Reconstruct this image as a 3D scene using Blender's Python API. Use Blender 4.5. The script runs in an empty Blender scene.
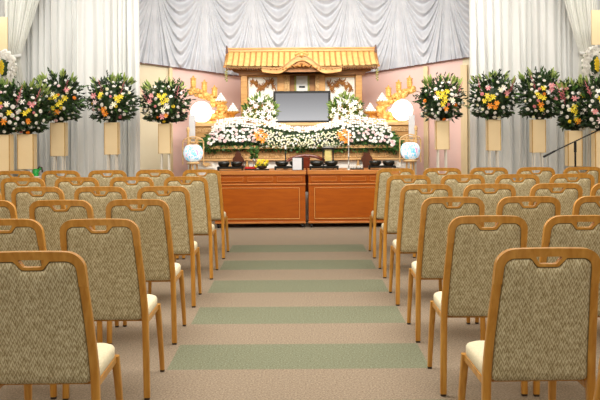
import bpy, math, random
from mathutils import Vector, Matrix
R = math.radians; PI = math.pi
rnd = random.Random(7)
SC = bpy.context.scene; COL = SC.collection

# ------------------------------------------------------------ camera, world, lights, exposure
FPX, CX, CY, CAMZ, ROLL = 775.0, 297.0, 123.0, 1.40, R(0.4)
cd = bpy.data.cameras.new('camera'); cam = bpy.data.objects.new('camera', cd); COL.objects.link(cam)
cd.sensor_width = 36; cd.lens = FPX/600*36; cd.shift_x = (300-CX)/600; cd.shift_y = -(200-CY)/600
cd.clip_end = 60
cam.matrix_world = Matrix.Translation((0, 0, CAMZ)) @ Matrix.Rotation(R(90), 4, 'X') @ Matrix.Rotation(-ROLL, 4, 'Z')
SC.camera = cam
def at(px, py, Y):
    dx, dy = px-CX, CY-py
    u = dx*math.cos(ROLL)+dy*math.sin(ROLL); w = -dx*math.sin(ROLL)+dy*math.cos(ROLL)
    return Vector((u*Y/FPX, Y, CAMZ+w*Y/FPX))
def AX(px, Y, py=123): return at(px, py, Y).x
def AZ(py, Y, px=297): return at(px, py, Y).z

W = bpy.data.worlds.new('world'); SC.world = W; W.use_nodes = True
W.node_tree.nodes['Background'].inputs[0].default_value = (1.0, .93, .84, 1)
W.node_tree.nodes['Background'].inputs[1].default_value = 0.30
def area(name, loc, target, sx, sy, power, col, spread=180):
    l = bpy.data.lights.new(name, 'AREA'); l.shape = 'RECTANGLE'; l.size = sx; l.size_y = sy; l.energy = power; l.color = col; l.spread = R(spread)
    o = bpy.data.objects.new(name, l); COL.objects.link(o); o.location = loc
    o.rotation_euler = (Vector(target)-Vector(loc)).to_track_quat('-Z', 'Y').to_euler(); return o
area('hall_ceiling_light', (0, 1.2, 3.30), (0, 2.9, 0), 6.5, 2.6, 118, (1, .93, .83))
area('hall_ceiling_light', (0, 5.2, 3.30), (0, 5.9, 0), 6.5, 2.6, 262, (1, .94, .87))
area('stage_downlight', (0.1, 8.8, 3.25), (0.1, 12.2, 1.7), 3.2, .5, 76, (1, .96, .90), 130)
area('curtain_fill_left', (-3.2, 8.8, 3.4), (-3.2, 10.3, .9), 2.2, .4, 25, (1, 1, 1))  # unseen fill lamp, added to brighten the left curtain
area('curtain_fill_right', (3.3, 8.8, 3.4), (3.3, 10.3, .9), 2.2, .4, 24, (1, .98, .96))  # added fill out of view, slightly warm, for the right curtain
area('alcove_light', (0.08, 10.9, 3.5), (0.08, 12.2, .6), 3.6, .4, 36, (1, .97, .93))
SC.view_settings.view_transform = 'Standard'; SC.view_settings.look = 'None'
SC.view_settings.gamma = 1; SC.view_settings.use_curve_mapping = False
SC.view_settings.exposure = 0.0

# ------------------------------------------------------------ materials
def lin(c):
    if isinstance(c, str): c = tuple(int(c[i:i+2], 16)/255 for i in (0, 2, 4))
    return tuple((x/12.92 if x <= .04045 else ((x+.055)/1.055)**2.4) for x in c)+(1,)
def newmat(name, rough=.5, metal=0, spec=.5):
    m = bpy.data.materials.new(name); m.use_nodes = True
    b = m.node_tree.nodes['Principled BSDF']; b.inputs['Roughness'].default_value = rough
    b.inputs['Metallic'].default_value = metal; b.inputs['Specular IOR Level'].default_value = spec
    return m, m.node_tree.nodes, m.node_tree.links, b
def ramp(N, L, fac, stops):
    r = N.new('ShaderNodeValToRGB'); e = r.color_ramp.elements
    while len(e) < len(stops): e.new(.5)
    for i, (p, c) in enumerate(stops): e[i].position = p; e[i].color = lin(c)
    L.new(fac, r.inputs[0]); return r.outputs[0]
def bump(N, L, b, h, s, d=.01):
    n = N.new('ShaderNodeBump'); n.inputs['Strength'].default_value = s; n.inputs['Distance'].default_value = d
    L.new(h, n.inputs['Height']); L.new(n.outputs[0], b.inputs['Normal'])
def noisy(name, c1, c2, scale=20, rough=.5, metal=0, spec=.5, stretch=(1,1,1), bmp=0, bd=.005, detail=4, emit=0, sheen=0, trans=0, island=False):
    m, N, L, b = newmat(name, rough, metal, spec)
    t = N.new('ShaderNodeTexCoord'); mp = N.new('ShaderNodeMapping'); mp.inputs['Scale'].default_value = stretch
    L.new(t.outputs['Object'], mp.inputs[0])
    n = N.new('ShaderNodeTexNoise'); n.inputs['Scale'].default_value = scale; n.inputs['Detail'].default_value = detail
    L.new(mp.outputs[0], n.inputs['Vector'])
    f = n.outputs['Fac']
    if island:
        g = N.new('ShaderNodeNewGeometry'); f = g.outputs['Random Per Island']
        c = ramp(N, L, f, [(0, c1), (1, c2)])
    else: c = ramp(N, L, f, [(.3, c1), (.7, c2)])
    L.new(c, b.inputs['Base Color'])
    if bmp: bump(N, L, b, n.outputs['Fac'], bmp, bd)
    if emit: L.new(c, b.inputs['Emission Color']); b.inputs['Emission Strength'].default_value = emit
    if sheen: b.inputs['Sheen Weight'].default_value = sheen
    return m
def math_(N, L, op, a, b=None, c=None):
    n = N.new('ShaderNodeMath'); n.operation = op
    for i, x in enumerate((a, b, c)):
        if x is None: continue
        if isinstance(x, (int, float)): n.inputs[i].default_value = x
        else: L.new(x, n.inputs[i])
    return n.outputs[0]

def carpet():
    m, N, L, b = newmat('carpet_tiles', .95, 0, .1)
    t = N.new('ShaderNodeTexCoord'); s = N.new('ShaderNodeSeparateXYZ'); L.new(t.outputs['Object'], s.inputs[0])
    x, y = s.outputs[0], s.outputs[1]
    inx = math_(N, L, 'LESS_THAN', math_(N, L, 'ABSOLUTE', x), .75)
    fr = math_(N, L, 'FLOORED_MODULO', math_(N, L, 'SUBTRACT', y, 4.41), 1.0)
    iny = math_(N, L, 'LESS_THAN', fr, .5)
    lim = math_(N, L, 'LESS_THAN', y, 9.0)
    g = math_(N, L, 'MULTIPLY', math_(N, L, 'MULTIPLY', inx, iny), lim)
    n = N.new('ShaderNodeTexNoise'); n.inputs['Scale'].default_value = 95; n.inputs['Detail'].default_value = 5; n.inputs['Roughness'].default_value = .75
    L.new(t.outputs['Object'], n.inputs['Vector'])
    cb = ramp(N, L, n.outputs['Fac'], [(.35, '766858'), (.5, '908270'), (.65, 'AA9C8A')])
    cg = ramp(N, L, n.outputs['Fac'], [(.35, '626450'), (.5, '787C66'), (.65, '929682')])
    mx = N.new('ShaderNodeMix'); mx.data_type = 'RGBA'; L.new(g, mx.inputs[0]); L.new(cb, mx.inputs[6]); L.new(cg, mx.inputs[7])
    L.new(mx.outputs[2], b.inputs['Base Color']); bump(N, L, b, n.outputs['Fac'], .5, .004); return m
def weave():
    m, N, L, b = newmat('zigzag_woven_fabric', .85, 0, .2)
    t = N.new('ShaderNodeTexCoord'); s = N.new('ShaderNodeSeparateXYZ'); L.new(t.outputs['Object'], s.inputs[0])
    n = N.new('ShaderNodeTexNoise'); n.inputs['Scale'].default_value = 60; n.inputs['Detail'].default_value = 2
    L.new(t.outputs['Object'], n.inputs['Vector'])
    xn = math_(N, L, 'ADD', s.outputs[0], math_(N, L, 'MULTIPLY', n.outputs['Fac'], .011))
    tri = math_(N, L, 'PINGPONG', math_(N, L, 'DIVIDE', xn, .0070), 1.0)
    ph = math_(N, L, 'ADD', math_(N, L, 'DIVIDE', s.outputs[2], .026), math_(N, L, 'MULTIPLY', tri, .95))
    v = math_(N, L, 'PINGPONG', ph, .5)
    v2 = math_(N, L, 'ADD', v, math_(N, L, 'MULTIPLY', math_(N, L, 'SUBTRACT', n.outputs['Fac'], .5), .8))
    c = ramp(N, L, v2, [(.0, '8C7C58'), (.27, 'B8AB88'), (.54, 'D6CEAE')])
    L.new(c, b.inputs['Base Color']); bump(N, L, b, v2, .35, .003)
    b.inputs['Sheen Weight'].default_value = .15; return m
def wood(name, c1, c2, rough=.32, scale=7, st=(1, 1, .12), spec=.5):
    m, N, L, b = newmat(name, rough, 0, spec)
    t = N.new('ShaderNodeTexCoord'); mp = N.new('ShaderNodeMapping'); mp.inputs['Scale'].default_value = st
    L.new(t.outputs['Object'], mp.inputs[0])
    n = N.new('ShaderNodeTexNoise'); n.inputs['Scale'].default_value = scale*5; n.inputs['Detail'].default_value = 5; n.inputs['Distortion'].default_value = .6
    L.new(mp.outputs[0], n.inputs['Vector'])
    L.new(ramp(N, L, n.outputs['Fac'], [(.3, c1), (.7, c2)]), b.inputs['Base Color']); return m
def emis(name, c, s, base=None):
    m, N, L, b = newmat(name, .5); b.inputs['Base Color'].default_value = lin(base or c)
    b.inputs['Emission Color'].default_value = lin(c); b.inputs['Emission Strength'].default_value = s; return m
def lantern_paper():
    m, N, L, b = newmat('painted_lantern_paper', .6)
    t = N.new('ShaderNodeTexCoord'); mp = N.new('ShaderNodeMapping'); mp.inputs['Scale'].default_value = (1, 1, .45); L.new(t.outputs['Object'], mp.inputs[0])
    n = N.new('ShaderNodeTexNoise'); n.inputs['Scale'].default_value = 22; n.inputs['Distortion'].default_value = 1.5; L.new(mp.outputs[0], n.inputs['Vector'])
    c = ramp(N, L, n.outputs['Fac'], [(.34, 'E28CB4'), (.40, 'F6FBFF'), (.50, 'EEF8FC'), (.55, '4FB0DC'), (.62, 'A8DCEC'), (.7, '5CA8C8')])
    L.new(c, b.inputs['Base Color']); L.new(c, b.inputs['Emission Color']); b.inputs['Emission Strength'].default_value = .6; return m
def screen_mat(z0, z1):
    m, N, L, b = newmat('grey_gradient_screen', .25)
    t = N.new('ShaderNodeTexCoord'); s = N.new('ShaderNodeSeparateXYZ'); L.new(t.outputs['Object'], s.inputs[0])
    f = N.new('ShaderNodeMapRange'); L.new(s.outputs[2], f.inputs[0]); f.inputs[1].default_value = z0; f.inputs[2].default_value = z1
    c = ramp(N, L, f.outputs[0], [(0, 'C6C6C8'), (.5, 'A0A0A3'), (1, '707074')])
    b.inputs['Base Color'].default_value = (.01, .01, .01, 1); L.new(c, b.inputs['Emission Color']); b.inputs['Emission Strength'].default_value = 1.0; return m

M = {}
M['carpet'] = carpet(); M['weave'] = weave()
M['seat'] = noisy('lit_cream_seat_fabric', 'DCD2B0', 'EAE2C4', 120, .85, sheen=.1)  # cream tone carries the light falling on the seat tops
M['piping'] = noisy('olive_piping', '6E5F3C', '86754C', 60, .8)
M['honey'] = wood('honey_lacquered_wood', 'AE7426', 'CE9846', .3)
M['glide'] = noisy('dark_foot_glide', '2A1C12', '3A2818', 30, .6)
M['tablewood'] = wood('reddish_brown_table_wood', '9C4A06', 'AE5808', .3, 5, (.15, 1, 1))
M['tabletop'] = wood('brown_table_top_wood', 'B06A2C', 'C88444', .3, 5, (.15, 1, 1))
M['inlay_or_glint'] = wood('pale_edge_glint', 'D89A50', 'E8B46C', .4)
M['dark'] = noisy('black_lacquer', '0B0D0B', '191D18', 20, .35)
M['blackmetal'] = noisy('black_metal', '0A0A0A', '161616', 20, .4, .3)
M['gold'] = noisy('gilded_carving', 'D8983C', 'FAD288', 35, .42, .15, bmp=.9, bd=.02, detail=6)
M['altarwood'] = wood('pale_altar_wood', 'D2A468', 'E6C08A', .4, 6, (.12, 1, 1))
M['shrinewood'] = wood('golden_shrine_wood', 'BC8440', 'D8A660', .4, 6, (.12, 1, 1))
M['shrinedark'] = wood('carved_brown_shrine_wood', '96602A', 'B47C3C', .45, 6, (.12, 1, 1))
M['altarband'] = noisy('carved_altar_band', 'A87840', 'E4BE84', 60, .5, bmp=1, bd=.015, stretch=(1, 1, .6))
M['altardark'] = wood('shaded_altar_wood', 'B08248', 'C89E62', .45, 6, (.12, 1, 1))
M['roof'] = wood('yellow_roof_wood', 'D6AC66', 'E8C482', .4, 5, (1, .15, 1))
M['rib'] = wood('roof_batten_wood', 'A87A40', 'B88A50', .4)
M['palewhite'] = noisy('white_panel', 'F4EFE2', 'FCFAF2', 10, .6)
M['plinth'] = noisy('pale_plinth', 'ECE8E0', 'F2EEE6', 10, .7)
M['ogee'] = wood('dark_red_wood', '44200C', '5C2C12', .35)
M['redchair'] = wood('red_brown_chair_lacquer', '561C08', '70280C', .25)
M['red'] = noisy('red_cloth', 'A01414', 'C02418', 40, .7)
M['silver'] = noisy('silver_metal', 'A8A8A4', 'D0D0CC', 40, .3, .7)
M['candle'] = noisy('white_wax', 'F0EEE4', 'FAF8F0', 20, .5)
M['cloth'] = noisy('white_ceramic', 'E8E4DA', 'F6F4EE', 20, .4)
M['curtain'] = noisy('sheer_white_curtain', 'DCDDDA', 'E8E9E6', 8, .85, sheen=.3, stretch=(1, 1, .1))
M['drape'] = noisy('tied_sheer_drape', 'D8D9D0', 'E4E4DE', 8, .85, sheen=.3, stretch=(1, 1, .1))
M['valance'] = noisy('grey_satin_swag', 'C4C8D0', 'D2D6DD', 6, .5, sheen=.2)
M['pink'] = noisy('pink_stage_wall', 'F9D2CA', 'FCDAD2', 3, .8)
M['creamwall'] = noisy('cream_stage_wall', 'EFE2C2', 'F5EACC', 3, .8)
M['trim'] = wood('cream_wall_trim', 'EAD0A0', 'F2DCB2', .5)
M['darktrim'] = noisy('dark_red_edging', '5A3030', '6C3C38', 20, .6)
M['wall'] = noisy('warm_plaster', 'CFC6B4', 'D8D0C0', 4, .9)
M['ceil'] = noisy('ceiling_plaster', 'E4DED2', 'ECE6DC', 4, .9)
M['stand'] = noisy('beige_stand_board', 'EAD2A4', 'F0DAB0', 4, .6)
M['standedge'] = noisy('gilt_stand_edge', 'B48C48', 'C89E58', 20, .5)
M['standleg'] = noisy('white_stand_leg', 'DCD6CA', 'E8E4DA', 10, .4)
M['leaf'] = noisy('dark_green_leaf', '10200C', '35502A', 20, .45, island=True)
M['leaf2'] = noisy('mid_green_leaf', '1E4214', '5C8A3C', 20, .45, island=True)
M['leaf3'] = noisy('fresh_yellow_green_leaf', '5C8030', 'B4C46C', 20, .45, island=True)
M['white_f'] = noisy('white_petal', 'F2EFE6', 'FDFBF4', 20, .6, island=True, emit=.0)
M['cream_f'] = noisy('cream_petal', 'EFEBC4', 'FAF8DC', 20, .6, island=True)
M['pale_pink_f'] = noisy('pale_pink_petal', 'EFC6C8', 'FAE6E2', 20, .6, island=True)
M['pink_f'] = noisy('pink_petal', 'D8707C', 'F0A8A8', 20, .6, island=True)
M['yellow_f'] = noisy('yellow_petal', 'E8C408', 'F8E640', 20, .6, island=True)
M['orange_f'] = noisy('orange_petal', 'E87808', 'FCA028', 20, .6, island=True)
M['green'] = noisy('bright_green_plastic', '0C8C34', '28B050', 20, .4)
M['lamp'] = emis('glowing_white_lamp', 'FFF6E6', 3.0)
M['paper'] = lantern_paper()
M['gilt_lantern'] = noisy('gilt_lantern', 'C88C34', 'F0BC64', 70, .45, .1, bmp=.6, bd=.01)
M['lattice'] = noisy('glowing_lantern_lattice', 'E0A040', 'FFDC90', 90, .5, emit=.25)
M['greyboard'] = noisy('pale_grey_tablet', 'CFCFD2', 'DADADC', 10, .5)
M['scroll'] = noisy('white_scroll_cloth', 'DADAD6', 'E8E8E4', 20, .6)
M['scrolledge'] = noisy('green_gold_brocade', '6A7A34', 'C0B460', 140, .6)
M['yellowplate'] = noisy('pale_gold_lantern_pane', 'C4B468', 'D8CC88', 20, .5)

# ------------------------------------------------------------ mesh builder
class MB:
    def __init__(s): s.v = []; s.f = []; s.m = []; s.mi = 0
    def add(s, vs, fs, T=None):
        o = len(s.v)
        s.v += [tuple(T @ Vector(p)) if T else tuple(p) for p in vs]
        s.f += [[i+o for i in f] for f in fs]; s.m += [s.mi]*len(fs); return s
    def box(s, x0, x1, y0, y1, z0, z1, T=None):
        return s.add([(x0,y0,z0),(x1,y0,z0),(x1,y1,z0),(x0,y1,z0),(x0,y0,z1),(x1,y0,z1),(x1,y1,z1),(x0,y1,z1)],
            [(0,3,2,1),(4,5,6,7),(0,1,5,4),(1,2,6,5),(2,3,7,6),(3,0,4,7)], T)
    def loft(s, secs, ch=.3):      # horizontal chamfered rectangles (cx, cy, z, hx, hy)
        vs = []; fs = []
        for cx, cy, z, hx, hy in secs:
            a, b = hx*(1-ch), hy*(1-ch)
            vs += [(cx+p, cy+q, z) for p, q in ((a,-hy),(hx,-b),(hx,b),(a,hy),(-a,hy),(-hx,b),(-hx,-b),(-a,-hy))]
        n = len(secs)
        for i in range(n-1):
            for k in range(8): fs.append((i*8+k, i*8+(k+1)%8, i*8+8+(k+1)%8, i*8+8+k))
        fs.append(tuple(range(7,-1,-1))); fs.append(tuple((n-1)*8+k for k in range(8)))
        return s.add(vs, fs)
    def tube(s, pts, r, n=8):
        pts = [Vector(p) for p in pts]; vs = []; fs = []; m = len(pts)
        rs = r if isinstance(r, (list, tuple)) else [r]*m
        up = Vector((0,0,1))
        for i, p in enumerate(pts):
            d = (pts[min(i+1,m-1)]-pts[max(i-1,0)]).normalized()
            a = d.cross(up)
            if a.length < .05: a = d.cross(Vector((0,1,0)))
            a.normalize(); b = a.cross(d)
            for k in range(n):
                t = 2*PI*k/n; vs.append(p+(a*math.cos(t)+b*math.sin(t))*rs[i])
        for i in range(m-1):
            for k in range(n): fs.append((i*n+k, i*n+(k+1)%n, i*n+n+(k+1)%n, i*n+n+k))
        fs.append(tuple(range(n-1,-1,-1))); fs.append(tuple((m-1)*n+k for k in range(n)))
        return s.add(vs, fs)
    def lathe(s, prof, c=(0,0,0), n=16, T=None):
        vs = []; fs = []
        for r, z in prof:
            for k in range(n): vs.append((c[0]+r*math.cos(2*PI*k/n), c[1]+r*math.sin(2*PI*k/n), c[2]+z))
        for i in range(len(prof)-1):
            for k in range(n): fs.append((i*n+k, i*n+(k+1)%n, i*n+n+(k+1)%n, i*n+n+k))
        fs.append(tuple(range(n-1,-1,-1))); fs.append(tuple((len(prof)-1)*n+k for k in range(n)))
        return s.add(vs, fs, T)
    def ball(s, c, r, n=8, m=6, sc=(1,1,1)):
        return s.lathe([(max(1e-4, r*sc[0]*math.sin(PI*i/m)), -r*sc[2]*math.cos(PI*i/m)) for i in range(m+1)], c, n)
    def extr(s, poly, y0, y1):     # xz polygon pushed along y
        n = len(poly); vs = [(x,y0,z) for x, z in poly]+[(x,y1,z) for x, z in poly]
        fs = [tuple(range(n)), tuple(range(2*n-1,n-1,-1))]+[(i,i+n,(i+1)%n+n,(i+1)%n) for i in range(n)]
        return s.add(vs, fs)
    def slab(s, poly, z0, z1):     # xy polygon
        n = len(poly); vs = [(x,y,z0) for x, y in poly]+[(x,y,z1) for x, y in poly]
        fs = [tuple(range(n-1,-1,-1)), tuple(range(n,2*n))]+[(i,(i+1)%n,(i+1)%n+n,i+n) for i in range(n)]
        return s.add(vs, fs)
    def grid(s, nu, nv, fn):
        vs = [fn(i/nu, j/nv) for j in range(nv+1) for i in range(nu+1)]
        fs = [(j*(nu+1)+i, j*(nu+1)+i+1, (j+1)*(nu+1)+i+1, (j+1)*(nu+1)+i) for j in range(nv) for i in range(nu)]
        return s.add(vs, fs)
    def strip(s, A, B, yf, th):    # solid between two xz polylines A, B; yf(x,z) centre depth
        n = len(A); vs = []; fs = []
        for sg in (-1, 1):
            for L_ in (A, B): vs += [(x, yf(z)+sg*th, z) for x, z in L_]
        for i in range(n-1):
            fs += [(i,i+1,n+i+1,n+i),(2*n+i,3*n+i,3*n+i+1,2*n+i+1),(i,2*n+i,2*n+i+1,i+1),(n+i,n+i+1,3*n+i+1,3*n+i)]
        fs += [(0,n,3*n,2*n),(n-1,3*n-1,4*n-1,2*n-1)]
        return s.add(vs, fs)
    def mesh(s, name, mats, smooth=True):
        me = bpy.data.meshes.new(name); me.from_pydata(s.v, [], s.f)
        for m in (mats if isinstance(mats, (list, tuple)) else [mats]): me.materials.append(m)
        if any(s.m): me.polygons.foreach_set('material_index', s.m)
        me.update(); me.polygons.foreach_set('use_smooth', [smooth]*len(me.polygons)); return me
    def build(s, name, mats, parent=None, smooth=False, bevel=0, loc=None, angle=35):
        me = s.mesh(name, mats, True if smooth or bevel else False)
        o = bpy.data.objects.new(name, me); COL.objects.link(o)
        if parent: o.parent = parent
        if loc: o.location = loc
        if bevel:
            b = o.modifiers.new('bevel', 'BEVEL'); b.width = bevel; b.segments = 2; b.limit_method = 'ANGLE'; b.angle_limit = R(40)
        if smooth or bevel:
            try: me.set_sharp_from_angle(angle=R(angle if smooth else 50))
            except Exception: pass
        return o
def tag(o, label, cat, group=None, kind=None):
    o['label'] = label; o['category'] = cat
    if group: o['group'] = group
    if kind: o['kind'] = kind
    return o
def empty(name, loc, rz=0):
    o = bpy.data.objects.new(name, None); COL.objects.link(o); o.location = loc; o.rotation_euler = (0,0,rz); o.empty_display_size = .1; return o
def thing(name, label, cat, loc, rz=0, group=None): return tag(empty(name, loc, rz), label, cat, group)
def put(name, me, parent, loc=(0,0,0), rot=None, sc=1):
    o = bpy.data.objects.new(name, me); COL.objects.link(o); o.parent = parent; o.location = loc
    if rot is not None: o.rotation_mode = 'QUATERNION'; o.rotation_quaternion = rot
    o.scale = (sc,)*3; return o
KIDS = {}
def copy_tree(o, parent=None):
    c = o.copy(); COL.objects.link(c); c.parent = parent
    for ch in [k for k in list(o.children)]: copy_tree(ch, c)
    return c
def struct(o): o['kind'] = 'structure'; return o

# ------------------------------------------------------------ setting
fl = struct(MB().box(-6, 6, -1.5, 13.6, -.1, 0).build('floor', M['carpet']))
struct(MB().box(-6, 6, -1.5, 13.6, 3.75, 3.85).build('ceiling', M['ceil']))
struct(MB().box(-4.5, -4.4, -1.5, 13.6, 0, 3.75).build('wall_left', M['wall']))
struct(MB().box(4.5, 4.6, -1.5, 13.6, 0, 3.75).build('wall_right', M['wall']))
struct(MB().box(-4.4, 4.5, 13.45, 13.6, 0, 3.75).build('wall_back', M['wall']))
# stage walls: two gently angled side panels and a flat middle
PA, PB, PC, PD = (AX(128, 12.2), 12.2), (AX(242, 13.0), 13.0), (AX(362, 13.0), 13.0), (AX(482, 12.2), 12.2)
def vwall(name, a, b, z0, z1, mat, th=.06, off=0):
    d = Vector((b[0]-a[0], b[1]-a[1])).normalized(); n = Vector((-d.y, d.x))
    p = [Vector(a)+n*off, Vector(b)+n*off, Vector(b)+n*(off+th), Vector(a)+n*(off+th)]
    return struct(MB().slab([tuple(q) for q in p], z0, z1).build(name, mat))
def on(a, b, px):   # point of the line a-b seen at image column px
    k = (px-CX)/FPX; t = (a[0]-k*a[1])/((a[0]-k*a[1])-(b[0]-k*b[1])); return (a[0]+(b[0]-a[0])*t, a[1]+(b[1]-a[1])*t)
L170 = on(PA, PB, 169); R427 = on(PC, PD, 427); R464 = on(PC, PD, 463)
vwall('wall_stage_left_outer', PA, L170, 0, 3.74, M['creamwall'])
vwall('wall_stage_left_inner', L170, PB, 0, 3.74, M['pink'])
vwall('wall_stage_middle', PB, PC, 0, 3.74, M['pink'])
vwall('wall_stage_right_inner', PC, R464, 0, 3.74, M['pink'])
vwall('wall_stage_right_outer', R464, PD, 0, 3.74, M['creamwall'])
def post(name, a, b, px, w, z1=2.6):
    c = on(a, b, px); d = (Vector(b)-Vector(a)).normalized()*w/2
    vwall(name, tuple(Vector(c)-d), tuple(Vector(c)+d), 0, z1, M['trim'], .07, -.08)
post('trim_1', PA, PB, 170, .05, 2.3); post('trim_2', PC, PD, 427, .07, 2.3); post('trim_3', PC, PD, 465, .10, 2.3)

# swagged valance, hangs over the stage walls
def path(t):     # 0..1 along PA-PB-PC-PD, as image columns 128..482
    px = 128+354*t
    if px < 242: return on(PA, PB, px), px
    if px < 362: return on(PB, PC, px), px
    return on(PC, PD, px), px
nodes = [109, 157, 207, 255, 303, 350, 399, 446, 494]
def vbot(px):
    if px < 242: return AZ(61.3+(px-128)/114*15.2, path((px-128)/354)[0][1], px)
    if px < 362: return AZ(76.5-(px-242)/120*2.5, 13.0, px)
    return AZ(74-(px-362)/110*17, path((px-128)/354)[0][1], px)
def valf(u, v):
    (x, y), px = path(u); zb = vbot(px); zt = 3.68; z = zt+(zb-zt)*v
    for i in range(len(nodes)-1):
        if nodes[i] <= px <= nodes[i+1]: break
    t = (px-nodes[i])/(nodes[i+1]-nodes[i])*2-1
    dn = zt-z+.02
    q = max(.03, 1-abs(t)**1.7); D = dn/q
    g, gd = (D, 1.0) if D < 1.5 else (1.5+.42*math.log(D/1.5), .42/D)
    ph = g*4.7+i*.35
    f = ph-math.floor(ph); f = (f/.68) if f < .68 else (1-f)/.32; f = f*f*(3-2*f)
    hw = .37; pg = 4.7*gd*math.hypot(1/q, dn*1.7*abs(t)**.7/(q*q)/hw)
    amp = min(.11*(1-.3*v), .60/max(.1, pg))*min(1, dn/.1+.3)
    edge = min(1, (1-abs(t))/.03+.25)
    bulge = .05*math.cos(t*PI/2)*(1-v)
    yy = .04+f*amp*edge+bulge
    return (x, y-yy, z)
val = MB().grid(760, 110, valf)
o = val.build('swagged_valance', M['valance'], smooth=True, angle=80)
tag(o, 'pale grey satin valance in deep swags across the top of the stage', 'valance')
val2 = MB()
for a, b in ((0, 114/354), (114/354, 234/354), (234/354, 1)):
    val2.grid(10, 1, lambda u, v, a=a, b=b: (path(a+(b-a)*u)[0][0], path(a+(b-a)*u)[0][1]-.055-.03, vbot(128+354*(a+(b-a)*u))-.006+.012*v))
hem = val2.build('hem', M['darktrim'], o)
s_ = hem.modifiers.new('solid', 'SOLIDIFY'); s_.thickness = .02

# pleated wing curtains
def curtain(name, label, x0, x1, Y, seed, edge):
    r = random.Random(seed); xs = [x0]; 
    while xs[-1] < x1: xs.append(xs[-1]+r.choice((.04, .06, .08, .10, .13)))
    amps = [r.uniform(.07, .16) for _ in xs]; ph = [r.uniform(-1, 1) for _ in xs]
    def fn(u, v):
        x = x0+(x1-x0)*u
        for i in range(len(xs)-1):
            if xs[i] <= x <= xs[i+1]: break
        t = (x-xs[i])/(xs[i+1]-xs[i]); z = 3.55*v+.02
        s = math.sin(PI*t)**.75; sway = .012*math.sin(z*1.7+ph[i]*3)*math.sin(PI*t)
        return (x+sway+.02*math.sin(2*PI*t)*.4, Y-amps[i]*s*(.75+.25*math.cos(z+ph[i])), z)
    o = MB().grid(int((x1-x0)/.011), 14, fn).build(name, M['curtain'], smooth=True, angle=80)
    m = o.modifiers.new('solid', 'SOLIDIFY'); m.thickness = .004
    return tag(o, label, 'curtain')
YC = 10.25
curtain('pleated_curtain', 'white pleated sheer curtain closing the left wing of the stage', -4.38, AX(141, YC), YC, 3, 1)
curtain('pleated_curtain', 'white pleated sheer curtain closing the right wing of the stage', AX(470, YC), 4.48, YC, 11, -1)

def tied(label, top0, top1, ky, k0, k1, b0, b1, Y, sgn):
    # gathered drape: wide at the ceiling, pinched at the tieback, then hanging
    z_t, z_k, z_b = 3.6, AZ(ky, Y, k0), AZ(172, Y, k0)
    X = lambda p: AX(p, Y)
    def fn(u, v):
        z = z_t+(z_b-z_t)*v
        if z > z_k:
            s = (z-z_k)/(z_t-z_k); s = s**.9
            l = X(k0)+(X(top0)-X(k0))*s; r = X(k1)+(X(top1)-X(k1))*s; a = .02+.03*s
        else:
            s = min(1, (z_k-z)/.35); l = X(k0)+(X(b0)-X(k0))*s; r = X(k1)+(X(b1)-X(k1))*s; a = .02+.015*s
        return (l+(r-l)*u, Y-.05-a*.45*math.sin(u*2*PI*11+2.5*math.sin(u*7))*(1+.5*math.sin(u*23)), z)
    o = MB().grid(150, 60, fn).build('tied_drape', M['drape'], smooth=True, angle=80)
    m = o.modifiers.new('solid', 'SOLIDIFY'); m.thickness = .004
    tag(o, label, 'drape')
    MB().tube([(X(k0)-.02, Y-.10, z_k), ((X(k0)+X(k1))/2, Y-.13, z_k-.01), (X(k1)+.03, Y-.09, z_k+.01)], .022, 8).build('tieback', M['curtain'], o, True)
tied('white tied-back drape hanging at the far left corner', 5, 56, 57, 9, 22, 6, 26, 10.0, 1)
tied('white tied-back drape hanging at the far right corner', 551, 597, 54, 579, 595, 576, 600, 10.0, -1)
def board(label, x0, x1, y0, y1, Y):
    a, b = at(x0, y1, Y), at(x1, y0, Y)
    o = empty('hanging_board', (0,0,0)); tag(o, label, 'board')
    MB().box(a.x, b.x, Y-.015, Y+.015, a.z, b.z).build('panel', M['stand'], o, bevel=.003)
    MB().box(a.x+.01, a.x+.02, Y-.004, Y+.004, b.z, 3.76).box(b.x-.02, b.x-.01, Y-.004, Y+.004, b.z, 3.76).build('hanging_cord', M['standleg'], o)
board('plain beige board hanging high at the left edge of the room', -20, 7.5, 17, 51, 9.6)
board('plain beige board hanging high at the right edge of the room', 591.5, 620, 10, 45, 9.6)

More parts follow.
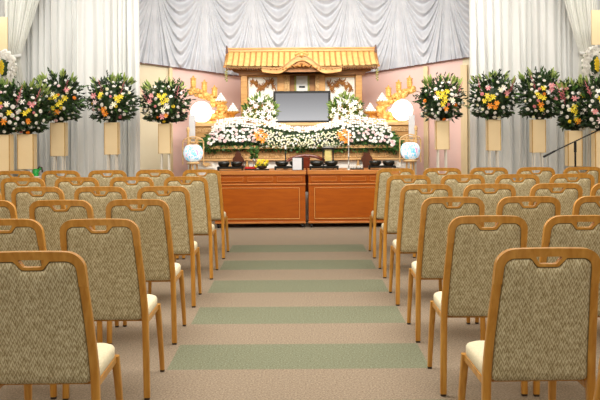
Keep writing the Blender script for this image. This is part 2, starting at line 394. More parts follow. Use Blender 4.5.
# ------------------------------------------------------------ chairs
def yr(z): return 0 if z < .42 else -.13*((z-.42)/.52)**1.25
LX = [(0, .2065), (.2, .204), (.42, .2005), (.55, .1955), (.66, .190), (.80, .1815)]
def lx(z):
    for (a, p), (b, q) in zip(LX, LX[1:]):
        if z <= b: return p+(q-p)*(z-a)/(b-a)
    return .1815-(z-.8)*.045
def make_chair():
    root = empty('banquet_chair', (0,0,0))
    for s in (-1, 1):
        lg = MB().loft([(s*lx(z), yr(z), z, .0155, hy) for z, hy in ((.012,.013),(.1,.015),(.25,.017),(.36,.019),(.44,.019),(.5,.018),(.57,.017),(.65,.016),(.72,.015),(.802,.014))]).build('leg', M['honey'], root, smooth=True, angle=50)
        MB().loft([(s*.2065, 0, 0, .013, .011), (s*.2065, 0, .013, .014, .012)]).build('glide', M['glide'], lg)
        lg = MB().loft([(s*(.206-.014*t), .445-.06*t+.012*math.sin(t*PI), .012+.385*t, .012+.004*t, .013+.005*t) for t in (0,.2,.4,.6,.8,1)]).build('leg', M['honey'], root, smooth=True, angle=50)
        MB().loft([(s*.206, .445, 0, .011, .011), (s*.206, .445, .013, .012, .012)]).build('glide', M['glide'], lg)
    # top rail with hand slot
    O, I = [], []
    o_half = [(.197, .80), (.1962, .83), (.1950, .868)]; i_half = [(.166, .80), (.1650, .83), (.1630, .864)]
    for k in range(1, 8):
        a = PI/2*k/8; o_half.append((.125+.07*math.cos(a), .868+.070*math.sin(a))); i_half.append((.125+.037*math.cos(a), .865+.037*math.sin(a)))
    o_half += [(.125, .938), (.10, .939), (.067, .9395), (.047, .94), (.0468, .94), (.02, .94)]
    i_half += [(.125, .902), (.10, .902), (.067, .902), (.047, .8786), (.0468, .908), (.02, .908)]
    O = o_half+[(-x, z) for x, z in reversed(o_half)]; I = i_half+[(-x, z) for x, z in reversed(i_half)]
    rl = MB().strip(O, I, yr, .0145)
    U = [(.0475, .902), (.042, .895), (.034, .882), (.028, .879)]; D = [(.0475, .8792), (.042, .8725), (.036, .8685), (.028, .868)]
    rl.strip(U+[(-x, z) for x, z in reversed(U)], D+[(-x, z) for x, z in reversed(D)], yr, .0135)
    rl.build('top_rail', M['honey'], root, bevel=.004)
    # backrest pad
    def dip(x):
        x = abs(x); t = 1 if x < .038 else (0 if x > .068 else (.068-x)/.03); return .034*t*t*(3-2*t)
    def pad(u, v, sg, extra=0):
        z0 = .410; xe = .162
        au = abs(u)
        X0 = u*xe
        r = .04; rr = r/xe
        cd_ = 0 if au < 1-rr else r*(1-math.sqrt(max(0, 1-((au-(1-rr))/rr)**2)))
        cb = 0 if au < 1-.02/xe else .02*(1-math.sqrt(max(0, 1-((au-(1-.02/xe))/(.02/xe))**2)))
        zt = .9005-dip(X0)-cd_; zb = z0+cb
        z = zb+(zt-zb)*v
        half = lx(z)-.0165
        x = u*half if z < .80 else u*(lx(.8)-.0165+( .1625-(lx(.8)-.0165))*min(1, (z-.8)/.06))
        d = min((1-au)*xe, (zt-z), (z-zb))
        th = .007+(.015 if sg < 0 else .024)*(1-math.exp(-max(0, d)/.013))
        return (x, yr(z)+sg*th, z)
    us = 44; vs_ = 34
    def warp(t): return .5-.5*math.cos(PI*t)*(.6+.4*abs(math.cos(PI*t)))
    mb = MB()
    for sg in (-1, 1): mb.grid(us, vs_, (lambda u, v, sg=sg: pad(warp(u)*2-1, warp(v), sg)) if sg < 0 else (lambda u, v, sg=sg: pad(1-warp(u)*2, warp(v), sg)))
    for fn in (lambda u, w: pad(warp(u)*2-1, 0, 1-2*w), lambda u, w: pad(warp(u)*2-1, 1, 2*w-1)):
        mb.grid(us, 1, fn)
    for fn in (lambda v, w: pad(1, warp(v), 1-2*w), lambda v, w: pad(-1, warp(v), 2*w-1)): mb.grid(vs_, 1, fn)
    # side walls use the thickness at the rim
    bk = mb.build('backrest', M['weave'], root, smooth=True, angle=60)
    pts = [pad(warp(i/40)*2-1, 1, -1) for i in range(41)]
    left = [pad(-1, warp(i/20), -1) for i in range(21)]; right = [pad(1, 1-warp(i/20), -1) for i in range(21)]
    P_ = [(x, y-.002, z) for x, y, z in left+pts[1:]+right[1:]]
    MB().tube(P_, .0026, 5).build('piping', M['piping'], bk, True)
    # seat cushion
    def ring(sx, y0, y1, r):
        p = []
        for cx, cy, a0 in ((sx-r, y1-r, 0), (-sx+r, y1-r, 90)):
            for k in range(5): a = R(a0+22.5*k); p.append((cx+r*math.cos(a), cy+r*math.sin(a)))
        p += [(-sx, y0), (sx, y0)]; return p
    mb = MB(); rings = [(-.004, .400), (0, .404), (0, .436), (-.006, .447), (-.02, .454), (-.05, .461), (-.1, .465)]
    vs = []; fs = []; n = 12
    for e, z in rings: vs += [(x, y, z) for x, y in ring(.197+e, .03-e*.7, .405+e, max(.01, .055+e*.4))]
    for i in range(len(rings)-1):
        for k in range(n): fs.append((i*n+k, i*n+(k+1)%n, i*n+n+(k+1)%n, i*n+n+k))
    fs += [tuple(range(n-1,-1,-1)), tuple((len(rings)-1)*n+k for k in range(n))]
    mb.add(vs, fs).build('seat', M['seat'], root, smooth=True, angle=60)
    mb = MB()
    for s in (-1, 1): mb.box(min(s*.185, s*.2), max(s*.185, s*.2), .012, .39, .368, .401)
    mb.box(-.185, .185, .37, .39, .368, .401).box(-.185, .185, .03, .045, .392, .412)
    mb.build('seat_frame', M['honey'], root, bevel=.005)
    return root
chair0 = make_chair(); first = True
def spell(n): return ('first', 'second', 'third', 'fourth', 'fifth', 'sixth', 'seventh')[n-1]
rows = [ # (foot Y, front-row number, left xs, right xs)
    (1.96, 7, [], [.925]),
    (2.97, 6, [-.982], [.920]),
    (3.95, 5, [-.978, -1.460], [.945, 1.417]),
    (4.92, 4, [-.994, -1.463, -1.945], [.966, 1.438, 1.913]),
    (5.92, 3, [-1.004, -1.474, -1.952, -2.42], [.966, 1.436, 1.940, 2.40]),
    (6.97, 2, [-.985, -1.462, -1.950, -2.425], [.985, 1.465, 1.945, 2.435]),
    (8.00, 1, [-.975, -1.452, -1.93, -2.405, -2.87], [.995, 1.47, 1.95, 2.425, 2.90])]
crnd = random.Random(5)
for Y, rn, ls, rs in rows:
    for side, xs in (('left', ls), ('right', rs)):
        for k, x in enumerate(xs):
            c = chair0 if first else copy_tree(chair0); first = False
            c.scale = (1, 1, .995); c.location = (x, Y+crnd.uniform(-.012, .012), 0); c.rotation_euler = (0, 0, R(crnd.uniform(-1, 1)))
            if rn == 7:
                lab = 'nearest wooden chair at the lower right corner, only the left edge of its frame showing'
            else:
                rr = 'front row nearest the long tables' if rn == 1 else f'{spell(rn)} row back from the long tables'
                seat = 'beside the centre aisle' if k == 0 else f'{spell(k+1)} seat out from the centre aisle'
                lab = f'beige zigzag-backed wooden chair, {side} block, {rr}, {seat}'
                if len(lab.split()) > 16 or True:
                    rr = 'front row' if rn == 1 else f'{spell(rn)} row from the tables'
                    seat = 'aisle seat' if k == 0 else f'{spell(k+1)} seat from aisle'
                    lab = f'beige zigzag-backed wooden chair, {side} block, {rr}, {seat}'
            tag(c, lab, 'chair', f'chairs in the {side} block')

# ------------------------------------------------------------ long tables
TY = 10.33
def table(x0, x1, label, rz=0):
    t = thing('ceremony_table', label, 'table', ((x0+x1)/2, TY, 0), rz, 'long wooden tables')
    w = (x1-x0)/2; d = .50
    MB().box(-w, w, 0, d, .712, .768).build('tabletop', M['tabletop'], t, bevel=.006)
    MB().box(-w+.012, w-.012, .02, d-.02, .06, .712).build('body', M['tablewood'], t)
    MB().box(-w+.006, w-.006, .008, .03, .575, .592).box(-w+.006, w-.006, .008, .03, .06, .085).build('moulding', M['tabletop'], t, bevel=.004)
    n = 3; ww = (2*w-.05)/n
    for i in range(n):
        a = -w+.025+i*ww+.02; b = a+ww-.04
        dr = MB().box(a, b, .010, .025, .612, .69).build('drawer_front', M['tablewood'], t, bevel=.003)
        e = .006; f = MB()
        for q in ((a+.01, b-.01, .62, .62+e), (a+.01, b-.01, .682-e, .682), (a+.01, a+.01+e, .62, .682), (b-.01-e, b-.01, .62, .682)):
            f.box(q[0], q[1], .007, .012, q[2], q[3])
        f.build('inlay_or_glint', M['tabletop'], dr)
    dp = MB().box(-w+.10, w-.10, .012, .026, .13, .53).build('front_panel', M['tablewood'], t, bevel=.003)
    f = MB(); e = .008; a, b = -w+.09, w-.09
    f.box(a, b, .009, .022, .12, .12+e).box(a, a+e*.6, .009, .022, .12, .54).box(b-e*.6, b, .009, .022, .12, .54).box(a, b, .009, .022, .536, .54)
    f.build('inlay_or_glint', M['inlay_or_glint'], dp)  # pale strips stand in for glints along the recessed panel's edges
    for sx in (-1, 1):
        for yy in (.06, d-.06):
            c = MB(); c.tube([(sx*(w-.05)-.012, yy, .025), (sx*(w-.05)+.012, yy, .025)], .025, 12).box(sx*(w-.05)-.018, sx*(w-.05)+.018, yy-.012, yy+.012, .035, .062)
            c.build('caster', M['blackmetal'], t)
    return t
table(AX(213.5, TY), AX(305.8, TY), 'reddish brown panelled wooden table left of the middle gap')
table(AX(307.2, TY), AX(399, TY), 'reddish brown panelled wooden table right of the middle gap')
TZ = .768

# ------------------------------------------------------------ altar platform and shrine
AC = .065
ap = thing('altar_platform', 'pale carved wooden altar platform rising behind the long tables', 'altar', (AC, 11.1, 0))
xl, xr = AX(187, 11.1)-AC, AX(417, 11.1)-AC
def bx(mb, x0, x1, y0, y1, z0, z1): return mb.box(x0, x1, y0-11.1, y1-11.1, z0, z1)
bx(MB(), xl, xr, 11.16, 12.6, 0, .865).build('plinth', M['plinth'], ap)
bx(MB(), xl-.02, xr+.02, 11.10, 11.2, .865, .89).build('ledge', M['altarwood'], ap, bevel=.004)
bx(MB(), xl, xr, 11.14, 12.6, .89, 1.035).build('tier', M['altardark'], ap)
bx(MB(), xl, xr, 11.125, 11.15, .90, .965).build('carved_band', M['altarband'], ap)
bx(MB(), xl-.02, xr+.02, 11.05, 12.6, 1.035, 1.082).build('ledge', M['altarwood'], ap, bevel=.005)
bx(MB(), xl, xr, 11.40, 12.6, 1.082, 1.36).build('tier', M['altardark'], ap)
bx(MB(), xl-.01, xr+.01, 11.37, 12.6, 1.36, 1.405).build('ledge', M['altarwood'], ap, bevel=.005)
bx(MB(), xl, xr, 11.385, 11.41, 1.27, 1.335).build('carved_band', M['altarband'], ap)
# low railing on the first ledge
for s, e0, e1 in ((-1, xl+.01, xl+.36), (1, xr-.36, xr-.01)):
    r_ = MB()
    for z in (1.13, 1.19): r_.box(e0, e1, .02, .04, z-.008, z+.008)
    n = 5
    for i in range(n): x = e0+(e1-e0)*(i+.5)/n; r_.box(x-.007, x+.007, .02, .04, 1.082, 1.20)
    r_.build('railing', M['altarwood'], ap)
    px = e0 if s < 0 else e1
    MB().lathe([(.018,0),(.018,.20),(.026,.205),(.022,.215),(.026,.235),(.02,.255),(.004,.275)], (px, .03, 1.082), 12).build('newel_post', M['altarwood'], ap, True)
    # white panels with carved gilt leaves on the lower front
    c0 = AX(200 if s < 0 else 396, 11.1)-AC
    MB().box(c0-.12+(.06*-s), c0+.14+(.06*-s), .045, .062, .755, .862).build('white_panel', M['palewhite'], ap)
    lf = MB()
    for k in range(9):
        a = -1.2+k*.3; cx = c0-s*.08
        lf.add([(cx, .03, .78), (cx+.05*math.sin(a)-.012, .028, .80+.035*math.cos(a)), (cx+.11*math.sin(a), .03, .79+.06*math.cos(a)), (cx+.05*math.sin(a)+.016, .028, .80+.03*math.cos(a))], [(0,1,2,3)])
    lo = lf.build('carved_leaf', M['altarwood'], ap); md = lo.modifiers.new('s', 'SOLIDIFY'); md.thickness = .012
    # ogee arch panel
    cx = AX(238 if s < 0 else 366.5, 11.1)-AC
    pr = [(-.088,.75),(-.088,.80),(-.06,.80),(-.06,.83),(-.078,.85),(-.082,.88),(-.066,.915),(-.04,.94),(-.05,.955),(-.03,.98),(0,1.03)]
    poly = [(cx+x, z) for x, z in pr]+[(cx-x, z) for x, z in reversed(pr[:-1])]
    MB().extr(poly, -.03, .03).build('ogee_panel', M['ogee'], ap, bevel=.004)
    for q in (-.125, .125):
        MB().lathe([(.03,0),(.032,.03),(.016,.06),(.014,.10),(.026,.115),(.026,.125)], (cx+q, .0, .755), 10).build('baluster', M['altardark'], ap, True)

YS = 11.9
sh = thing('altar_shrine', 'miniature wooden temple shrine with tiled roof and curved gable', 'shrine', (AC, YS, 1.405))
def S(px, py, Y=YS):   # local coordinates of the shrine
    p = at(px, py, Y); return p.x-AC, p.z-1.405
def sbox(x0, x1, y0, y1, d0, d1, name, mat, parent=sh, bev=.004, Y=YS):
    a = S(x0, y1, Y); b = S(x1, y0, Y)
    return MB().box(a[0], b[0], d0, d1, a[1], b[1]).build(name, mat, parent, bevel=bev)
zroof = S(300, 71)[1]
sbox(241, 362, 70, 122.3, .12, .5, 'body', M['shrinewood'])
b_ = S(241, 0)[0]; e_ = S(362, 0)[0]
for x0, x1 in ((241, 247), (277.5, 284), (318.5, 325), (356, 362)): sbox(x0, x1, 70, 122.3, 0, .12, 'post', M['shrinewood'])
sbox(239, 364, 69.5, 75.5, -.03, .12, 'lintel', M['shrinedark'])
# roof
rx0, rx1 = S(225, 60, YS-.22)[0], S(378, 60, YS-.22)[0]
zr, ze = S(300, 50)[1], S(300, 67)[1]
def rooff(t): return (-.30+.46*t, ze+(zr-ze)*(max(0,t)**1.25))
rf = MB()
def roofg(u, v):
    y, z = rooff(v); fl_ = .02*(1-v)*(abs(u-.5)*2)**6; return (rx0+(rx1-rx0)*u, y, z+fl_)
rf.grid(30, 6, roofg); rf.grid(30, 6, lambda u, v: (rx1-(rx1-rx0)*u, rooff(v)[0]+.0, rooff(v)[1]-.02-.0))
rf.grid(30, 1, lambda u, v: (rx0+(rx1-rx0)*u, -.30, ze-.02+.02*v))
rf.grid(30, 6, lambda u, v: (rx1-(rx1-rx0)*u, .62-.46*v, ze+(zr-ze)*(v**1.25)))
ro = rf.build('roof', M['roof'], sh, True)
nb = 27
for i in range(nb):
    x = rx0+.02+(rx1-rx0-.04)*i/(nb-1)
    MB().tube([(x, rooff(v)[0]-.004, rooff(v)[1]+.006) for v in (0,.2,.4,.6,.8,1)], [.012]*6, 6).build('batten', M['rib'], ro, True)
MB().box(rx0+.01, rx1-.01, .12, .22, zr-.01, zr+.035).box(rx0-.0, rx1+.0, .10, .24, zr+.03, zr+.05).build('ridge', M['shrinewood'], sh, bevel=.004)
for s, x in ((-1, rx0), (1, rx1)):
    MB().extr([(x-.014, zr-.12), (x+.014, zr-.12), (x+.02, zr), (x+.005, zr+.085), (x-.005, zr+.085), (x-.02, zr)], .08, .26).build('ridge_end', M['ogee'], sh, bevel=.004)
    # verge board, curved up at the eave
    MB().tube([(x, rooff(v)[0], rooff(v)[1]-.01) for v in (-.06,0,.25,.5,.75,1)], .02, 8).build('verge', M['shrinedark'], sh, True)
    # hanging gilt ornament
    xx = x+(-s)*.02
    g = MB()
    for k in range(9): g.ball((xx+.012*(-1)**k, -.27, ze-.06-k*.02), .011, 6, 5)
    g.tube([(xx, -.27, ze-.02), (xx, -.27, ze-.24)], .003, 5)
    g.build('hanging_ornament', M['scrolledge'], sh)
rt = MB()
for i in range(64):
    x = rx0+.02+(rx1-rx0-.04)*i/63; rt.box(x-.006, x+.006, -.285, .05, ze-.045, ze-.022)
rt.build('rafter_ends', M['shrinedark'], sh)
MB().box(rx0+.01, rx1-.01, -.30, -.27, ze-.024, ze-.004).build('eave_board', M['shrinewood'], sh)
for s, x in ((-1, b_), (1, e_)):   # corner brackets
    MB().extr([(x, ze-.03), (x+s*.16, ze-.03), (x+s*.12, ze-.07), (x+s*.05, ze-.09), (x, ze-.15)], -.02, .03).build('bracket', M['shrinedark'], sh)
# curved gable in front of the roof
gc = S(301.5, 60)[0]
def gz(t):   # t -1..1, curve of the gable
    a = abs(t); py = 57.5+(1-math.cos(min(1, a/.62)*PI))/2*13.2 if a < .62 else 70.7-1.5*((a-.62)/.38)**2
    return S(301, py, YS-.35)[1]
gw = S(342, 60, YS-.35)[0]-gc
N_ = 40
up = [(gc+gw*(-1+2*i/N_), gz(-1+2*i/N_)+.022) for i in range(N_+1)]
dn = [(gc+gw*(-1+2*i/N_)*.985, gz(-1+2*i/N_)-.038-.012*math.cos(PI*(-1+2*i/N_)/2)) for i in range(N_+1)]
MB().strip(up, dn, lambda z: -.35, .035).build('gable_board', M['shrinewood'], sh, bevel=.005)
up2 = [(x, z+.018) for x, z in up]; 
MB().strip(up2, up, lambda z: -.33, .07).build('gable_cornice', M['rib'], sh, bevel=.003)
# gable roof behind the board
gr = MB(); gr.grid(N_, 1, lambda u, v: (up2[int(round(u*N_))][0], -.33+.42*v, up2[int(round(u*N_))][1]-.003))
gr.build('gable_roof', M['roof'], sh, True)
gf = MB(); poly = [(x, z) for x, z in dn if abs(x-gc) < gw*.6]; poly = poly+[(gc+gw*.58, dn[-1][1]), (gc-gw*.58, dn[-1][1])]
gf.extr(poly, -.30, -.28).build('gable_infill', M['shrinedark'], sh)
cv = MB(); cr = random.Random(2)
for k in range(-6, 7):
    a = k/6; cv.ball((gc+a*.16, -.39, gz(0)-.115-.03*abs(math.sin(k*1.3))+.02*(1-abs(a))), .024-.008*abs(a), 8, 6)
    cv.tube([(gc+a*.03, -.385, gz(0)-.07), (gc+a*.12, -.40, gz(0)-.13+.02*(1-a*a))], .008, 6)
cv.build('pendant_carving', M['shrinedark'], sh, True)
cv = MB()
for k in range(-4, 5): cv.ball((gc+k*.022, -.39, gz(0)+.045+.035*(1-abs(k)/4)), .020, 8, 6)
cv.ball((gc, -.39, gz(0)+.03), .035, 10, 8); cv.build('crest_carving', M['shrinewood'], sh, True)
for s in (-1, 1):
    cv = MB()
    for k in range(7): cv.ball((gc+s*(.50-.045*k), -.38, gz(.8)+.025+.008*(-1)**k), .018, 7, 5)
    cv.build('scroll_carving', M['shrinedark'], sh, True)
# white panels with gilt creature relief
def carving(mb, x0, x1, z0, z1, y, seed):
    r = random.Random(seed); pts = []; w = x1-x0; h = z1-z0
    for k in range(40):
        t = k/39; pts.append((x0+w*(.06+.88*t), y, z0+h*(.62+.13*math.sin(t*9+seed)+.07*math.sin(t*31))))
    mb.tube(pts, [.015+.006*math.sin(i*.9) for i in range(40)], 7)
    for k in range(95):
        a = r.choice(pts); b = (min(x1, max(x0, a[0]+r.uniform(-.05, .05))), y-.004, min(z1-.015, max(z0+h*.25, a[2]+r.uniform(-.07, .09))))
        mb.tube([a, ((a[0]+b[0])/2+r.uniform(-.02, .02), y-.008, (a[2]+b[2])/2), b], [.010, .009, .004], 5)
for s, x0, x1 in ((-1, 248.2, 277), (1, 325.5, 355)):
    p = sbox(x0, x1, 76, 104, .10, .115, 'relief_panel', M['palewhite'])
    a, b = S(x0, 98), S(x1, 76.5); c = MB(); carving(c, a[0]+.02, b[0]-.02, a[1], b[1], .085, 1 if s < 0 else 3); c.build('relief_creature', M['shrinedark'], p, True)
    sbox(x0-1, x1+1, 75, 77, .05, .12, 'panel_rail', M['shrinewood'])
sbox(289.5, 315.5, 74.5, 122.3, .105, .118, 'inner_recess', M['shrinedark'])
for x0, x1 in ((284.5, 289.5), (315.5, 319)): 
    sbox(x0, x1, 74, 122.3, -.02, .12, 'door_post', M['altarband'])
sc_ = sbox(296, 308, 75.5, 100, .085, .095, 'scroll', M['scroll'])
for x0, x1 in ((294.5, 296.3), (307.7, 309.5)): sbox(x0, x1, 75.5, 100, .08, .097, 'brocade_edge', M['scrolledge'], sc_)
sbox(299, 305, 85.5, 87.5, .07, .085, 'knot', M['dark'], sc_)

# screen
YM = 11.62
a, b = at(273.5, 128, YM), at(330.5, 90.8, YM)
sc_o = thing('memorial_screen', 'wide black-framed screen showing a plain grey gradient', 'screen', ((a.x+b.x)/2, YM, 1.405))
cx_ = (a.x+b.x)/2; w = (b.x-a.x)/2; z0, z1 = .0, b.z-1.405
MB().box(-w, w, -.02, .03, z0, z1).build('casing', M['blackmetal'], sc_o, bevel=.004)
MB().box(-w+.035, w-.035, -.024, -.018, z0+.03, z1-.035).build('display', screen_mat(z0, z1), sc_o)

# ------------------------------------------------------------ flowers
def lily_mesh(mat, size=.05, n=6):
    mb = MB()
    for k in range(n):
        T = Matrix.Rotation(2*PI*k/n+(.0 if k % 2 else .08), 4, 'Z'); wd = .30 if k % 2 else .38
        prof = [(0.04, .0, .06), (.35, .18, wd*.8), (.72, .26, wd), (1.0, .16, .03)]
        vs = []; 
        for x, z, w_ in prof: vs += [(x*size, -w_*size/1.6, z*size+.05*size), (x*size, 0, z*size-.04*size), (x*size, w_*size/1.6, z*size+.05*size)]
        fs = []
        for i in range(3):
            for j in range(2): fs.append((i*3+j, i*3+3+j, i*3+4+j, i*3+1+j))
        mb.add(vs, fs, T)
    return mb.mesh('lily', mat)
def mum_mesh(mat, size=.02):
    mb = MB()
    for ring, (r, z, n, l) in enumerate(((.95, .0, 11, .55), (.7, .28, 9, .5), (.4, .5, 7, .45), (.1, .62, 4, .35))):
        for k in range(n):
            T = Matrix.Rotation(2*PI*(k+.5*(ring % 2))/n, 4, 'Z')
            w_ = .28
            mb.add([((r-l)*size, -w_*size*.6, (z+.1)*size), ((r-l)*size, w_*size*.6, (z+.1)*size), (r*size, w_*size, z*size+.1*size), ((r+.08)*size, 0, (z+.2)*size), (r*size, -w_*size, z*size+.1*size)], [(0,4,3,2,1)], T)
    mb.lathe([(.6*size, 0), (.55*size, .3*size), (.2*size, .55*size)], (0,0,0), 8)
    return mb.mesh('chrysanthemum', mat)
def bud_mesh(mat, size=.05):
    mb = MB()
    mb.lathe([(.02*size, -1*size), (.03*size, 0), (.13*size, .2*size), (.16*size, .6*size), (.09*size, 1.0*size), (.01*size, 1.2*size)], (0,0,0), 6)
    return mb.mesh('bud', mat)
def spike_mesh(mat, L_=.22):
    mb = MB(); r = random.Random(4)
    for k in range(12):
        z = L_*k/12; a = k*2.2; s = .030*(1-k/15)
        mb.mi = 0
        for q in range(4):
            T = Matrix.Translation((math.cos(a)*.012, math.sin(a)*.012, z)) @ Matrix.Rotation(a+q*PI/2, 4, 'Z')
            mb.add([(0,0,0), (s*.6, -s*.4, s*.5), (s, 0, s*.7), (s*.6, s*.4, s*.5)], [(0,1,2,3)], T)
    mb.tube([(0,0,-.08), (0,0,L_*1.1)], .003, 5)
    return mb.mesh('gladiolus', mat)
LILY = {k: lily_mesh(M[k+'_f']) for k in ('white', 'cream', 'pink', 'yellow', 'orange', 'pale_pink')}
MUM = {k: mum_mesh(M[k+'_f']) for k in ('white', 'cream', 'pink', 'yellow', 'orange', 'pale_pink')}
BUD = bud_mesh(M['leaf3']); SPIKE = {k: spike_mesh(M[k]) for k in ('pink_f', 'leaf3', 'leaf2')}
def leaf(mb, p, d, L_, w_, r):
    d = d.normalized(); s = d.cross(Vector((r.uniform(-1,1), r.uniform(-1,1), r.uniform(-1,1))))
    if s.length < .1: s = d.cross(Vector((0,0,1)))
    s.normalize(); n = s.cross(d); p = Vector(p)
    q1 = p+d*L_*.45+n*L_*.06; q2 = p+d*L_-n*L_*.12
    mb.add([p, q1-s*w_, q2, q1+s*w_, q1-n*w_*.25], [(0,1,4), (1,2,4), (2,3,4), (3,0,4)])
def qdir(n, r, j=.35):
    n = (n+Vector((r.uniform(-j,j), r.uniform(-j,j), r.uniform(-j,j)))).normalized()
    return n.to_track_quat('Z', 'Y')
def arrangement(x, Y, z, w, h, seed, label, lilies, group='flower arrangements on the stands', nleaf=800):
    """lilies: list of (dx, dz, colour, kind) in units of half width / height"""
    r = random.Random(seed)
    t = thing('flower_arrangement', label, 'flower arrangement', (x, Y, z), 0, group)
    rx, ry, rz_ = w/2, w/2*.75, h/2; c = Vector((0, 0, h*.42))
    mb = MB(); m2 = MB()
    mb.ball((0, 0, h*.40), 1, 12, 8, (rx*.55, ry*.5, rz_*.62))
    mb.lathe([(.05, -.0), (.065, .04), (.06, .10)], (0, 0, 0), 10)
    for k in range(nleaf):
        u = Vector((r.gauss(0,1), r.gauss(0,1), r.gauss(0,1))).normalized()
        if u.z < -.80: continue
        rr = r.uniform(.45, .9); p = c+Vector((u.x*rx, u.y*ry, u.z*rz_))*rr
        d = u+Vector((r.uniform(-.6,.6), r.uniform(-.6,.6), r.uniform(-.3,.6)))
        L_ = r.uniform(.05, .085); (mb if r.random() < .8 else m2).__class__
        leaf(mb if r.random() < .82 else m2, p, d, L_, L_*.24, r)
    for k in range(170):   # leaves spilling over the foot of the bouquet
        a = r.uniform(0, 2*PI); q = r.uniform(.1, .75); p = Vector((math.cos(a)*rx*q, math.sin(a)*ry*q, h*(.02+.10*q)+r.uniform(0, .05)))
        leaf(mb, p, Vector((math.cos(a), math.sin(a), r.uniform(-.35, .2))), .07, .016, r)
    # leafy sprigs breaking the outline
    for k in range(26):
        a = r.uniform(0, PI*1.15)-.08*PI; u = Vector((math.cos(a), r.uniform(-.5, .4), math.sin(a))); p0 = c+Vector((u.x*rx, u.y*ry, u.z*rz_))*.65
        dd = (Vector((u.x*rx, u.y*ry, u.z*rz_))*r.uniform(.28, .58))
        tgt = mb if r.random() < .7 else m2
        tgt.tube([p0, p0+dd], .002, 4)
        for q in range(7):
            pp = p0+dd*(q/6.5); leaf(tgt, pp, dd.normalized()+Vector((r.uniform(-1,1), r.uniform(-.5,.5), r.uniform(-.6,.8))), .045, .011, r)
    mb.build('foliage', M['leaf'], t); m2.build('pale_foliage', M['leaf2'], t)
    # scattered small blossoms on the front and sides
    used = []
    for k in range(38):
        for _ in range(12):
            a = r.uniform(-1, 1); b = r.uniform(-.85, .9)
            if a*a+b*b > .85: continue
            if any((a-p)**2+(b-q)**2 < .03 for p, q in used): continue
            break
        used.append((a, b)); yy = -math.sqrt(max(0.02, 1-a*a-b*b))
        col = r.choice(['white']*13+['cream', 'cream', 'pale_pink', 'yellow', 'pink', 'orange'])
        if b > .3 and col in ('orange', 'yellow'): col = 'white'
        n = Vector((a, yy-.2, b+.15)).normalized()
        put('chrysanthemum', MUM[col], t, c+Vector((a*rx, yy*ry, b*rz_))*.93, qdir(n, r), r.uniform(.75, 1.25))
    for dx, dz, col in lilies:
        rad = dx*dx+dz*dz; yy = -math.sqrt(max(0.03, 1-min(.95, rad)))
        n = Vector((dx*.6, -1, dz*.5+.2)).normalized()
        put('lily', LILY[col], t, c+Vector((dx*rx, yy*ry-.02, dz*rz_)), qdir(n, r, .3), r.uniform(.62, .88))
    for k in range(9):   # lily buds and pale tips at the top
        a = r.uniform(-.75, .75); p = c+Vector((a*rx, r.uniform(-.3, .2)*ry, rz_*(.80+.12*r.random())*math.sqrt(1-a*a*.7)))
        put('bud', BUD, t, p, Vector((a*.8+r.uniform(-.3,.3), r.uniform(-.3,.1), 1)).normalized().to_track_quat('Z', 'Y'), r.uniform(1.2, 1.9))
        m3 = MB() if k == 0 else m3
        for q in range(3): leaf(m3, p+Vector((0,0,-.03)), Vector((a+r.uniform(-.8,.8), r.uniform(-.5,.3), 1)), .11, .015, r)
    m3.build('lily_leaves', M['leaf3'], t)
    for k in range(3):
        s = r.choice((-1, 1)); p = c+Vector((s*rx*r.uniform(.3, .7), -ry*.5, rz_*r.uniform(.1, .4)))
        put('gladiolus', SPIKE['pink_f' if k < 2 else 'leaf3'], t, p, Vector((s*r.uniform(.1, .6), -.2, 1)).normalized().to_track_quat('Z', 'Y'), r.uniform(.6, .9))
    return t
def stand(px0, px1, py0, py1, Y, label):
    a, b = at(px0, py1, Y), at(px1, py0, Y); x = (a.x+b.x)/2; w_ = (b.x-a.x)/2
    t = thing('flower_stand', label, 'flower stand', (x, Y, 0), 0, 'beige flower stands')
    MB().box(-w_, w_, -w_*.8, w_*.8, a.z, b.z).build('column', M['stand'], t, bevel=.003)
    MB().box(-w_-.004, -w_+.004, -w_*.8-.003, -w_*.8+.006, a.z, b.z).box(w_-.004, w_+.004, -w_*.8-.003, -w_*.8+.006, a.z, b.z).build('edging', M['standedge'], t)
    for s in (-1, 1):
        for q in (-1, 1): MB().tube([(s*w_*.6, q*w_*.5, a.z+.01), (s*w_*.75, q*w_*.9, 0)], .009, 8).build('leg', M['standleg'], t, True)
    return x, b.z
